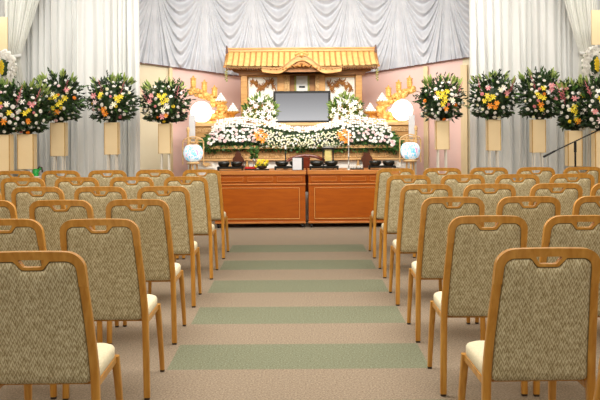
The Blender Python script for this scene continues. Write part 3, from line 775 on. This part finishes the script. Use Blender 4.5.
ST = [  # column px, Y, bouquet px (x0,x1,top), label, lilies
 ((159.5, 171, 123.5, 153.5), 9.75, (140, 190, 80), 'by the cream wall strip at left', 
   [(.0,.25,'yellow'),(.12,.35,'yellow'),(-.1,.35,'yellow'),(.05,.05,'yellow'),(.2,.15,'yellow'),(.05,-.25,'cream'),(.2,-.1,'white'),(.15,-.5,'orange'),(.0,-.55,'pink'),(-.45,.1,'pink'),(-.4,.35,'pink')]),
 ((106, 119, 122.3, 154.5), 9.55, (88, 137, 75), 'left side, second from the stage opening',
   [(-.25,.25,'yellow'),(-.3,.15,'yellow'),(.35,.1,'yellow'),(.5,.15,'yellow'),(.4,-.0,'yellow'),(-.15,-.35,'orange'),(-.1,-.5,'orange'),(-.55,.2,'pink'),(-.5,-.05,'pale_pink'),(.25,-.15,'cream')]),
 ((52.5, 66.3, 122.5, 156), 9.35, (36, 84, 72), 'left side, third from the stage opening',
   [(-.1,.0,'yellow'),(.1,.1,'yellow'),(.3,-.1,'yellow'),(.2,-.2,'yellow'),(-.5,-.3,'yellow'),(.45,.05,'yellow'),(.0,-.3,'yellow'),(.5,.35,'pink'),(-.45,-.05,'pink'),(.15,-.45,'orange'),(.0,.2,'cream')]),
 ((20, 35, 134, 169), 8.9, (3, 50, 82), 'left side, second from the left edge of the photo',
   [(.2,-.1,'yellow'),(.35,.0,'yellow'),(-.3,.1,'pink'),(-.2,-.2,'pink'),(.1,.3,'white'),(.3,-.4,'orange'),(-.1,.0,'white'),(.45,.2,'pink')]),
 ((-4, 11.5, 134.5, 172), 8.75, (-20, 28, 80), 'left side, cut by the left edge of the photo',
   [(.2,.1,'pink'),(.4,.2,'white'),(.1,-.2,'pale_pink'),(.5,-.1,'yellow'),(.3,-.4,'orange'),(.0,.4,'white')]),
 ((435.5, 448, 120.5, 149.5), 9.75, (420, 464, 76), 'before the pink wall at right',
   [(-.1,.3,'yellow'),(.0,.15,'yellow'),(.1,.35,'yellow'),(-.2,.15,'yellow'),(.0,.0,'yellow'),(-.1,-.15,'yellow'),(.05,-.35,'orange'),(.35,-.1,'white'),(.3,.0,'cream'),(-.35,.1,'white'),(-.3,.3,'yellow')]),
 ((486.8, 499.3, 119.5, 150.5), 9.55, (469, 517, 73), 'right side, second from the stage opening',
   [(-.4,.1,'yellow'),(-.3,-.05,'yellow'),(-.5,-.1,'yellow'),(-.2,.05,'yellow'),(-.3,-.3,'orange'),(-.05,-.2,'orange'),(-.1,-.35,'orange'),(-.35,.4,'pink'),(.35,.2,'pink'),(.1,.35,'cream'),(.25,.4,'white')]),
 ((531, 543.8, 119.5, 152.5), 9.35, (518, 562, 69), 'right side, third from the stage opening',
   [(-.25,.0,'yellow'),(-.35,.1,'yellow'),(-.1,-.05,'yellow'),(-.2,-.3,'orange'),(-.15,-.45,'yellow'),(.3,.4,'pink'),(.25,.25,'pink'),(.1,.15,'white'),(-.1,.3,'yellow'),(.5,-.1,'pink')]),
 ((566.5, 580, 130.5, 166), 9.0, (556, 594, 78), 'at right behind the microphone stand',
   [(-.4,-.1,'yellow'),(-.25,-.2,'yellow'),(-.3,.0,'yellow'),(-.1,-.5,'orange'),(-.2,-.45,'yellow'),(.1,.0,'white'),(.2,.15,'white'),(.05,-.15,'white'),(-.3,.3,'pink'),(.1,.4,'yellow'),(.35,-.1,'pale_pink')]),
 ((593.5, 608, 130.5, 168), 8.8, (578, 626, 74), 'right side, cut by the right edge of the photo',
   [(-.3,.2,'yellow'),(-.1,.3,'yellow'),(-.2,.0,'yellow'),(.1,.1,'yellow'),(-.5,-.2,'pink'),(-.3,-.5,'pale_pink'),(-.1,-.2,'yellow'),(.0,.5,'cream'),(-.35,.45,'white')]),
]
for i, (c, Y, (b0, b1, bt), lab, lil) in enumerate(ST):
    x, zt = stand(*c, Y, 'beige column stand on white legs, '+lab)
    w_ = (b1-b0)*Y/FPX; bx_ = AX((b0+b1)/2, Y); h_ = AZ(bt, Y, b0)-zt+.03
    t = arrangement(x, Y, zt, w_*1.03, h_, 20+i, 'big mixed bouquet, '+lab, lil)
    for ch in t.children: ch.location.x += bx_-x if abs(bx_-x) > .02 else 0

# altar flower mounds
def mound(sgn):
    r = random.Random(31+sgn); Y0 = 11.18
    def X(d): return AX(301.2+sgn*d, Y0)    # d: distance from the middle in px
    t = thing('altar_flower_bank', ('left' if sgn < 0 else 'right')+' half of the white and green flower bank on the altar step', 'flower bank', (X(52), Y0, 1.082), 0, 'flower banks on the altar')
    ox = X(52)
    def topy(d):  # px row of the upper outline
        if d < 8: return 127.5
        if d < 35: return 127.5-(d-8)/27*6.5
        if d < 62: return 121-(d-35)/27*3.5
        if d < 85: return 117.5+(d-62)/23*3
        return 120.5+(d-85)*1.1
    def pt(d, f, out=0):   # f 0 bottom .. 1 top; bulging front
        py = 150.5-(150.5-topy(d))*f+ (2 if d > 85 else 0); p = at(301.2+sgn*d, py, Y0)
        bul = math.sin(PI*min(1, f*.75+.2))*.16
        return Vector((p.x-ox, -bul-out+.10*f*f, p.z-1.082))
    m1, m2 = MB(), MB()
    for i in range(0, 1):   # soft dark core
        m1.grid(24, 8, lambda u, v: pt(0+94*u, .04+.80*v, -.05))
    for k in range(1300):
        d = r.uniform(-1, 95)
        f = r.uniform(.0, .85) if r.random() < .6 else r.uniform(.0, .3)
        p = pt(d, f, r.uniform(-.05, .0)); leaf(m1 if r.random() < .45 else m2, p, Vector((r.uniform(-1,1), -.7, r.uniform(-1.1,.5))), r.uniform(.04, .07), r.uniform(.010, .017), r)
    for k in range(120):
        p = pt(r.uniform(88, 98), r.uniform(.1, .75), -.02); leaf(m2, p, Vector((sgn*1.2, -.5, r.uniform(-.8,.6))), .09, .016, r)
    m1.build('foliage', M['leaf'], t); m2.build('hanging_foliage', M['leaf2'], t)
    n = 0; stuff = {'white': [], 'pale_pink': [], 'cream': []}
    items = []
    for f in (1.0, .94, .88, .82, .76):    # dense white rows on the crest
        d = 1.5
        while d < 90:
            if not (d < 45 and f < .80): items.append((d+r.uniform(-.4,.4), f+r.uniform(-.015, .015), 'white', .78))
            d += 2.5
    for k in range(240):   # outer half: white and pale pink
        d = r.uniform(40, 92); f = r.uniform(.30, .76)
        items.append((d, f, 'pale_pink' if r.random() < .40 else 'white', r.uniform(.8, 1.15)))
    for k in range(330):   # inner half: small pale green-white flowers
        d = r.uniform(0, 42); f = r.uniform(.12, .70)
        items.append((d, f, r.choice(('cream', 'cream', 'white')), r.uniform(.45, .7)))
    kept = []
    for it in items:
        if all((it[0]-q[0])**2+((it[1]-q[1])*32)**2 > (6.0 if it[1] < .72 and it[0] > 40 else 3.6 if it[1] < .72 else 2.4)*(1 if it[3] > .7 else .75) for q in kept): kept.append(it)
    kept.sort(key=lambda q: -q[3])
    rest = {}
    for i, (d, f, col, s) in enumerate(kept):
        p = pt(d, f, .012); nrm = Vector((sgn*.15*(d-50)/50, -1, .25+.7*f)).normalized(); q = qdir(nrm, r, .35)
        if i < 100: put('chrysanthemum', MUM[col], t, p, q, s*1.2)
        else: rest.setdefault(col, []).append((p, q, s*1.2))
    for col, L_ in rest.items():
        mb = MB(); me = MUM[col]; vs = [v.co.copy() for v in me.vertices]; fs = [tuple(p.vertices) for p in me.polygons]
        for p, q, s in L_: mb.add(vs, fs, Matrix.Translation(p) @ q.to_matrix().to_4x4() @ Matrix.Scale(s, 4))
        mb.build('small_blossoms', M[col+'_f'], t)['kind'] = 'stuff'
    for dx, dy in ((0,-4), (-4,0), (3,3), (-1,5), (5,-1)):
        px = 301.2+sgn*(40+dx if sgn < 0 else 43.5-dx); p = at(px, 135.5+dy, Y0-.25)
        put('lily', LILY['orange'], t, (p.x-ox, -.25, p.z-1.082), qdir(Vector((0,-1,.2)), r, .3), .95)
    return t
mound(-1); mound(1)
# lily bouquets beside the screen
def lily_bouquet(px, label, seed):
    r = random.Random(seed); Y = 11.62; z = 1.405; x = AX(px, Y)
    t = thing('lily_bouquet', label, 'bouquet', (x, Y, z), 0, 'lily bouquets beside the screen')
    m1, m2 = MB(), MB()
    m1.lathe([(.05,0),(.07,.06),(.06,.12)], (0,0,0), 10)
    for k in range(420):
        a = r.uniform(-1, 1); zz = r.uniform(.05, .42)*(1-.35*abs(a)); p = Vector((a*.23, r.uniform(-.1, .05), zz))
        leaf(m1 if r.random() < .35 else m2, p, Vector((a*.9+r.uniform(-.4,.4), -.3+r.uniform(-.5,.3), r.uniform(.1, 1.3))), r.uniform(.07, .11), .014, r)
    m1.build('foliage', M['leaf2'], t); m2.build('pale_foliage', M['leaf3'], t)
    pts = []
    for k in range(300):
        if len(pts) > 17: break
        a = r.uniform(-1, 1); zz = r.uniform(.06, .38)*(1-.4*abs(a))
        if all((a*.23-p)**2+(zz-q)**2 > .0045 for p, q in pts): pts.append((a*.23, zz))
    for i, (a, zz) in enumerate(pts):
        put('lily', LILY[r.choice(('white', 'white', 'white', 'pale_pink', 'cream'))], t, (a, -.15, zz), qdir(Vector((a*2, -1, .3)), r, .5), r.uniform(.85, 1.15))
    for k in range(8):
        a = r.uniform(-.9, .9); put('bud', BUD, t, (a*.22, -.05, r.uniform(.32, .44)*(1-.3*abs(a))), Vector((a, -.2, 1)).normalized().to_track_quat('Z', 'Y'), 1.3)
lily_bouquet(260.5, 'loose bouquet of white and pale pink lilies left of the grey screen', 51)
lily_bouquet(345.5, 'loose bouquet of white lilies and buds right of the grey screen', 52)

# gilded cloud brackets with lanterns
def bracket(s):
    side = 'left' if s < 0 else 'right'; Y = 11.75
    def P(d, py): return at(301.5+s*d, py, Y)
    base = P(76, 120); z0 = 1.405
    t = thing('gilded_cloud_stand', f'gilded carved cloud-shaped stand sweeping up on the {side} of the altar', 'altar stand', (base.x, Y, z0), 0, 'gilded cloud stands')
    L_ = lambda d, py, dy=0: Vector((P(d, py).x-base.x, dy, P(d, py).z-z0))
    mb = MB(); r = random.Random(8+s)
    pth = [(70,117),(78,116),(86,117),(92,118),(78,111),(80,106),(84,103),(89,100),(94,97),(99,94.5),(104,92.5),(109,90.5),(112,88.5)]
    dense = []
    for (a, b), (c, d) in zip(pth, pth[1:]):
        for k in range(4): dense.append((a+(c-a)*k/4, b+(d-b)*k/4))
    for a, b in dense:
        for q in range(3):
            mb.ball(L_(a+r.uniform(-3,3), b+r.uniform(-2.2,2.6), r.uniform(-.05,.05)), r.uniform(.022, .046), 8, 6)
    for k in range(40):
        a, b = r.choice(dense); p = L_(a+r.uniform(-3,3), b+r.uniform(-2,2), -.05)
        mb.tube([p, p+Vector((r.uniform(-.04,.04), -.02, r.uniform(.0,.05))), p+Vector((r.uniform(-.06,.06), -.01, r.uniform(-.02,.03)))], [.010,.008,.003], 6)
    mb.box(L_(66,0).x if s > 0 else L_(96,0).x, L_(96,0).x if s > 0 else L_(66,0).x, -.10, .10, 0, .03)
    mb.build('carving', M['gold'], t, True)
    # upper lotus dish
    for d, py, rr, nm in ((80.5, 102, .105, 'lotus_dish'),):
        p = L_(d, py, -.02)
        MB().lathe([(.03,-.13),(.045,-.10),(.03,-.07),(.06,-.045),(rr*.9,-.015),(rr,.0),(rr*.9,.004)], p, 18).build(nm, M['gold'], t, True)
    for d, py in ((108,87.5),(97,91.5),(86.8,97.0)):
        p = P(d, py)
        l = thing('gilt_lantern', f'small gilt lantern on the {side} cloud stand, '+{108:'highest', 97:'middle', 86.8:'lowest'}[d]+' of the three', 'lantern', (p.x, Y-.02, p.z), 0, 'gilt lanterns on the cloud stands')
        MB().lathe([(.03,0),(.042,.01),(.034,.02)], (0,0,0), 6).build('base', M['gilt_lantern'], l)
        lt = MB().lathe([(.034,.02),(.037,.07),(.034,.125)], (0,0,0), 6).build('shade', M['lattice'], l)
        fr = MB()
        for k in range(6): a = 2*PI*k/6; fr.tube([(.035*math.cos(a), .035*math.sin(a), .02), (.039*math.cos(a), .039*math.sin(a), .07), (.035*math.cos(a), .035*math.sin(a), .127)], .005, 5)
        for z in (.045, .072, .10): fr.lathe([(.037,z-.003),(.041,z),(.037,z+.003)], (0,0,0), 6)
        fr.build('frame', M['gilt_lantern'], l)
        MB().lathe([(.052,.125),(.048,.135),(.025,.148),(.01,.158),(.012,.168),(.002,.185)], (0,0,0), 6).build('roof', M['gilt_lantern'], l)
    # offerings
    p = P(80.5, 101.7)
    dumplings('on the upper gilt dish', side, p.x, Y-.02, p.z+.004)
    # lower dish nearer the shrine
    q = P(68, 112); h_ = q.z-z0
    o = thing('offering_dish', f'small gilt footed offering dish on the {side}, nearer the shrine', 'offering dish', (q.x, Y-.1, z0), 0, 'footed offering dishes')
    MB().lathe([(.06,0),(.05,.02),(.02,.04),(.018,max(.05, h_-.06)),(.04,h_-.04),(.105,h_-.012),(.11,h_),(.10,h_+.003)], (0,0,0), 20).build('bowl', M['gilt_lantern'], o, True)
    dumplings('on the lower footed dish', side, q.x, Y-.1, q.z+.004)
def dumplings(where, side, x, y, z):
    t = thing('dumpling_pyramid', f'pyramid of white round dumplings {where}, {side} of the altar', 'offering', (x, y, z), 0, 'white dumpling pyramids')
    rad = .019
    bm_ = MB().ball((0,0,0), rad*1.06, 10, 8).mesh('dumpling', M['candle'])
    for lv, n in enumerate((4, 3, 2, 1)):
        for i in range(n):
            for j in range(n):
                put('dumpling', bm_, t, ((i-(n-1)/2)*rad*2.1, (j-(n-1)/2)*rad*2.1, rad+lv*rad*1.65))
bracket(-1); bracket(1)

# glowing round lamps
for s, px, py in ((-1, 201.3, 112), (1, 402.3, 110.3)):
    side = 'left' if s < 0 else 'right'; Y = 11.55; p = at(px, py, Y); rr = .158; h_ = p.z-1.405
    t = thing('round_lamp', f'large glowing white round lamp on the {side} of the altar', 'lamp', (p.x, Y, 1.405), 0, 'round glowing lamps')
    m = MB(); n = 36
    prof = [(0.001,-.05),(rr*.6,-.048),(rr*.9,-.035),(rr,-.012),(rr,.012),(rr*.9,.035),(rr*.6,.048),(.001,.05)]
    m.lathe(prof, (0,0,0), n, Matrix.Translation((0, 0, max(rr*.93, h_))) @ Matrix.Rotation(R(90), 4, 'X'))
    m.build('globe', M['lamp'], t, True)
    MB().box(-.07, .07, -.05, .05, 0, .02).build('base', M['altarwood'], t, bevel=.003)
    MB().tube([(-s*.15, -.01, max(rr*.93, h_)), (-s*.20, -.01, max(rr*.93, h_)+.0)], [.03, .012], 8).build('bulb_tip', M['lamp'], t, True)
# pale tablets
for s, px in ((-1, 192.2), (1, 411.7)):
    side = 'left' if s < 0 else 'right'; Y = 11.18; a = at(px, 135, Y); b = at(px, 115, Y)
    t = thing('upright_tablet', f'narrow pale grey upright tablet at the {side} end of the altar', 'tablet', (a.x, Y, 1.082), 0, 'pale grey tablets')
    MB().box(-.043, .043, -.02, .02, .03, b.z-1.082).build('slab', M['greyboard'], t, bevel=.005)
    MB().box(-.055, .055, -.035, .035, 0, .03).build('foot', M['altarwood'], t, bevel=.003)
# painted paper lanterns
for s, px, py in ((-1, 193.2, 153), (1, 410.3, 150.7)):
    side = 'left' if s < 0 else 'right'; Y = 10.85; p = at(px, py, Y)
    t = thing('standing_paper_lantern', f'oval paper lantern painted blue and pink in a wooden hoop frame, {side} of the altar', 'lantern', (p.x, Y, 0), 0, 'painted paper lanterns')
    m = MB(); k_ = 12
    m.lathe([(.07+.068*math.sin(PI*i/k_)**.55 if 0 < i < k_ else .06, -.115+.23*i/k_) for i in range(k_+1)], (0,0,p.z), 24)
    m.build('shade', M['paper'], t, True)
    m = MB().tube([(-.145, 0, p.z-.16), (-.145, 0, p.z+.16), (-.13,0,p.z+.185), (-.07, 0, p.z+.215), (0,0,p.z+.23), (.07, 0, p.z+.215), (.13,0,p.z+.185), (.145, 0, p.z+.16), (.145, 0, p.z-.16)], .009, 8)
    for q in (-.05, .05): m.tube([(q, 0, p.z+.10), (q, 0, p.z+.21)], .006, 6)
    m.tube([(-.145,0,p.z+.155),(.145,0,p.z+.155)], .006, 6)
    m.build('hoop_frame', M['altarwood'], t, True)
    MB().lathe([(.09,p.z-.155),(.10,p.z-.14),(.06,p.z-.115)], (0,0,0), 16).build('collar', M['altarwood'], t, True)
    for q in range(3):
        a = 2*PI*q/3+PI/6; MB().tube([(.05*math.cos(a), .05*math.sin(a), p.z-.15), (.07*math.cos(a), .07*math.sin(a), p.z-.35), (.15*math.cos(a), .15*math.sin(a), .0)], [.013,.015,.012], 8).build('leg', M['altarwood'], t, True)
    MB().lathe([(.10,.0),(.10,.012)], (0,0,p.z-.36), 16).build('shelf', M['altarwood'], t)

# ------------------------------------------------------------ things on the tables
def burner_tray(px0, px1, label):
    Y = TY+.12; a, b = at(px0, 169, Y), at(px1, 162, Y); w = (b.x-a.x)/2
    t = thing('incense_tray', label, 'incense tray', ((a.x+b.x)/2, Y, TZ), 0, 'black incense trays')
    tr = MB().box(-w, w, -.06, .06, .022, .034).box(-w, w, -.06, -.054, .03, .05).box(-w, w, .054, .06, .03, .05).box(-w, -w+.006, -.06, .06, .03, .05).box(w-.006, w, -.06, .06, .03, .05)
    tr.build('tray', M['dark'], t)
    for sx in (-1, 1):
        for sy in (-1, 1): MB().box(sx*(w-.012)-.01, sx*(w-.012)+.01, sy*.05-.008, sy*.05+.008, 0, .024).build('foot', M['dark'], t)
    for s in (-1, 1):
        m = MB().lathe([(.03,.034),(.05,.045),(w*.43,.075),(w*.46,.10),(w*.42,.115),(w*.36,.105),(.02,.100)], (s*w*.50, 0, 0), 16)
        m.build('incense_bowl', M['dark'], t, True)
burner_tray(217.5, 243.3, 'black two-bowl incense tray at the left end of the left table')
burner_tray(274.5, 303.5, 'black two-bowl incense tray at the right end of the left table')
burner_tray(309.5, 338.5, 'black two-bowl incense tray at the left end of the right table')
burner_tray(368.5, 395.5, 'black two-bowl incense tray at the right end of the right table')
Y = TY+.2
x = AX(250.5, Y)
t = thing('red_cloth_stand', 'low red stand beside the yellow flowers', 'stand', (x, Y, TZ))
MB().box(-.085, .085, -.05, .05, .0, .012).build('base', M['dark'], t)
MB().box(-.08, .08, -.045, .045, .012, .042).build('cushion', M['red'], t, bevel=.008)
x = AX(254, Y); t = thing('leafy_vase', 'small silver vase of green leaves standing on the red stand', 'vase', (x, Y, TZ+.042))
MB().lathe([(.022,0),(.026,.01),(.012,.03),(.02,.06),(.028,.085),(.016,.105),(.024,.12)], (0,0,0), 14).build('vase', M['silver'], t, True)
m = MB(); r = random.Random(9)
for k in range(110):
    a = r.uniform(0, 2*PI); zz = r.uniform(.1, .26); p = Vector((math.cos(a)*.03*r.random(), math.sin(a)*.03, zz)); leaf(m, p, Vector((math.cos(a), math.sin(a), r.uniform(-.2, 1))), r.uniform(.04, .075), .014, r)
m.build('foliage', M['leaf2'], t)
Y = TY+.12; x = AX(261.5, Y)
t = thing('yellow_flower_bowl', 'bowl of yellow flowers on the left table', 'flowers', (x, Y, TZ))
MB().box(-.10, .10, -.05, .05, 0, .016).build('tray', M['dark'], t); MB().lathe([(.03,.016),(.065,.03),(.075,.055),(.07,.06)], (0,0,0), 16).build('bowl', M['dark'], t, True)
m = MB()
for k in range(90):
    a = r.uniform(0, 2*PI); leaf(m, Vector((math.cos(a)*.05, math.sin(a)*.03, .06)), Vector((math.cos(a), math.sin(a)-.3, r.uniform(-.1, 1.2))), .05, .012, r)
m.build('foliage', M['leaf2'], t)
for i in range(9):
    a = -1+2*((i*4) % 9)/8; b = (i % 3); put('chrysanthemum', MUM['yellow'], t, (a*.072, -.04+.02*b, .07+.03*b-.012*a*a), qdir(Vector((a*.6, -1, .7)), r, .3), 1.15)
x = AX(297.5, TY+.16); t = thing('framed_notice', 'blank pale grey notice in a dark stand beside the gap between the tables', 'notice', (x, TY+.008, TZ), R(0))
MB().box(-.072, .078, .0, .012, .0, .172, Matrix.Rotation(R(-3), 4, 'X')).build('back', M['blackmetal'], t); MB().box(-.068, .052, -.004, .0, .008, .166, Matrix.Rotation(R(-3), 4, 'X')).build('sheet', M['greyboard'], t)
MB().box(-.04, .04, .0, .03, 0, .008).build('foot', M['blackmetal'], t)
# candlesticks
def candlestick(px, top, mid, Y, mat, label, wid=.012):
    p = at(px, top, Y); q = at(px, mid, Y); base = at(px, 168, Y); z0 = TZ
    t = thing('candlestick', label, 'candlestick', (p.x, Y, z0)); h = q.z-z0
    MB().lathe([(.035,0),(.03,.012),(.01,.025),(.009,.06),(.014,.07),(.008,.08),(.008,h*.5),(.013,h*.5+.01),(.008,h*.5+.02),(.008,h-.02),(.022,h-.008),(.022,h)], (0,0,0), 12).build('stem', mat, t, True)
    MB().lathe([(wid,h),(wid,p.z-z0),(.002,p.z-z0+.002)], (0,0,0), 10).build('candle', M['candle'], t, True)
candlestick(348.5, 133, 145, TY+.12, M['silver'], 'tall silver candlestick with white candle on the right table', .010)
candlestick(285.5, 145, 149, TY+.35, M['blackmetal'], 'thin black candlestick with pale top on the left table', .014)
x = AX(356, TY+.1); t = thing('offering_tray', 'dark tray of small white cups beside the silver candlestick', 'tray', (x, TY+.12, TZ))
MB().box(-.085, .10, -.05, .05, 0, .016).build('tray', M['dark'], t, bevel=.003)
for dx, dy, rr, hh in ((-.02, 0, .026, .05), (.035, .01, .03, .035), (.075, -.01, .016, .05), (-.055, -.01, .014, .03)):
    MB().lathe([(rr*.6,.016),(rr,.016+hh*.6),(rr*.95,.016+hh)], (dx, dy, 0), 12).build('cup', M['cloth'], t, True)
Y = TY+.38; a = at(328, 147, Y); t = thing('lantern_frame', 'small black-framed lantern with a pale gold pane on the right table', 'lantern', (a.x, Y, TZ))
h = a.z-TZ; f = MB()
for sx in (-1, 1):
    for sy in (-1, 1): f.box(sx*.07-.008, sx*.07+.008, sy*.05-.008, sy*.05+.008, 0, h-.012)
f.box(-.082, .082, -.062, .062, h-.03, h-.008).box(-.07,.07,-.05,.05,.05,.065)
f.build('frame', M['blackmetal'], t); MB().box(-.045, .045, -.04, .04, .065, h-.03).build('pane', M['yellowplate'], t); MB().lathe([(.075,0),(.05,.012),(.01,.02)], (0,0,h-.008), 4).build('cap', M['silver'], t)

# curved red-brown officiant chair between tables and altar
Y = 11.0; cxk = AX(305.5, Y-.1); t = thing('hoop_back_chair', 'red-brown chair with curved hoop arms standing behind the middle of the tables', 'chair', (cxk, 10.93, 0))
pts = []
for k in range(21):
    a = PI*k/20; pts.append((-.33*math.cos(a)*(1.0), -.04+.03*math.sin(a), .70+.24*math.sin(a)**.75))
MB().tube(pts, [.016]+[.022]*19+[.016], 8).build('hoop_rail', M['redchair'], t, True)
MB().extr([(-.035,.46),(.05,.46),(.06,.92),(-.05,.92)], -.03, -.01).build('back_splat', M['redchair'], t, bevel=.004)
MB().box(-.27, .27, -.03, .10, .43, .47).build('seat', M['redchair'], t, bevel=.006)
for sx in (-1, 1): MB().tube([(sx*.33, -.04, .71), (sx*.28, -.02, .45), (sx*.25, .0, 0)], .018, 8).build('leg', M['redchair'], t, True); MB().tube([(sx*.22, .09, .45), (sx*.24, .09, .0)], .018, 8).build('leg', M['redchair'], t, True)

# small dark incense vessel on the altar step between the flower banks
p = at(301, 145, 11.12); t = thing('incense_vessel', 'small dark incense vessel on the altar step between the flower banks', 'incense burner', (p.x, 11.12, 1.082))
MB().lathe([(.02,.02),(.05,.03),(.055,.05),(.045,.06),(.03,.065),(.008,.08)], (0,0,0), 14).build('bowl', M['dark'], t, True)
for q in range(3): MB().tube([(.035*math.cos(q*2.1), .035*math.sin(q*2.1), .028), (.045*math.cos(q*2.1), .045*math.sin(q*2.1), 0)], .007, 6).build('leg', M['dark'], t)

# microphone boom stand
Ym = 8.72; p = at(575.2, 141.5, Ym); t = thing('microphone_stand', 'black microphone boom stand beside the flower stands at the right', 'microphone stand', (p.x, Ym, 0))
MB().tube([(0,0,.05), (0,0,p.z-.12)], .011, 8).build('pole', M['blackmetal'], t, True)
MB().tube([(0,0,p.z-.12), (0,0,p.z)], .016, 8).build('clutch', M['blackmetal'], t, True)
a, b = at(543.3, 157, Ym), at(601, 129, Ym)
bo = MB().tube([(a.x-p.x+.10, 0, a.z+.052), (b.x-p.x, 0, b.z)], .007, 8).build('boom', M['blackmetal'], t, True)
MB().tube([(a.x-p.x, 0, a.z), (a.x-p.x+.13, 0, a.z+.066)], [.013, .010], 8).build('microphone', M['blackmetal'], t, True)
for q in range(3):
    an = 2*PI*q/3+.5; MB().tube([(0,0,.12), (.19*math.cos(an), .19*math.sin(an), .01)], .009, 6).build('leg', M['blackmetal'], t)
# green can on a white stand
Yg = 8.75; p = at(36.5, 176, Yg); t = thing('small_side_stand', 'thin white stand carrying the bright green can at far left', 'stand', (p.x, Yg, 0))
MB().box(-.05, .05, -.05, .05, p.z-.015, p.z).build('top', M['standleg'], t, bevel=.003); MB().tube([(0,0,.01), (0,0,p.z-.01)], .012, 8).build('pole', M['standleg'], t, True); MB().lathe([(.10,0),(.10,.01),(.02,.02)], (0,0,0), 16).build('base', M['standleg'], t)
g = thing('green_can', 'small bright green can with dark handle behind the front left chairs', 'can', (p.x-.01, Yg, p.z))
MB().lathe([(.03,0),(.035,.02),(.032,.065),(.02,.08)], (0,0,0), 14).build('body', M['green'], g, True)
MB().tube([(.02,0,.04), (.045,0,.075), (.06,0,.085)], [.012,.010,.014], 8).build('spout', M['green'], g, True)
MB().tube([(.015,.02,.075), (.035,.02,.10), (.065,.02,.095), (.07,.02,.04)], .009, 8).build('handle', M['glide'], g, True)

# funeral wreaths
def wreath(px, py, rw, rh, Y, label, seed):
    r = random.Random(seed); p = at(px, py, Y); t = thing('standing_wreath', label, 'wreath', (p.x, Y, 0), 0, 'white wreaths in the corners')
    zc = p.z; k = Y/FPX; rw *= k; rh *= k
    MB().lathe([(.5,-.02),(1,-.02),(1,.02),(.5,.02)], (0,0,0), 24, Matrix.Translation((0,0,zc)) @ Matrix.Diagonal((rw*.9,1,rh*.9,1)) @ Matrix.Rotation(R(90), 4, 'X')).build('ring', M['leaf2'], t)
    for s in (-1, 1): MB().tube([(s*.05, .03, zc), (s*.22, .10, 0)], .012, 8).build('leg', M['standleg'], t)
    MB().tube([(0, .03, zc), (0, .3, 0)], .012, 8).build('leg', M['standleg'], t)
    n = 0
    for i in range(90):
        a = i*2.39996; q = math.sqrt(.2+.8*i/90); put('chrysanthemum', MUM['white'], t, (math.cos(a)*q*rw, -.05, zc+math.sin(a)*q*rh), qdir(Vector((math.cos(a)*.5, -1, math.sin(a)*.5)), r, .8), 1.3)
    MB().ball((0,-.06,zc), 1, 16, 8, (rw*.34, 1, rh*.50)) if False else None
    m = MB(); m.lathe([(.001,-.09),(.8,-.09),(1,-.075),(1,-.03)], (0,0,0), 20, Matrix.Translation((0,0,zc)) @ Matrix.Diagonal((rw*.24,1,rh*.5,1)) @ Matrix.Rotation(R(-90), 4, 'X'))
    m.v = [(x, -abs(y)-.03, z) for x, y, z in m.v]; m.build('dark_medallion', M['leaf'], t)
    for i in range(24):
        a = i*2.39996; q = math.sqrt(i/24)*.85; put('chrysanthemum', MUM['yellow'], t, (math.cos(a)*q*rw*.17, -.13, zc+math.sin(a)*q*rh*.44), qdir(Vector((0,-1,.2)), r, .3), .8)
wreath(5.5, 68, 12, 17, 9.45, 'white wreath with yellow centre at the far left edge', 3)
wreath(593, 65, 12, 18, 9.45, 'white wreath with yellow centre at the far right edge', 4)
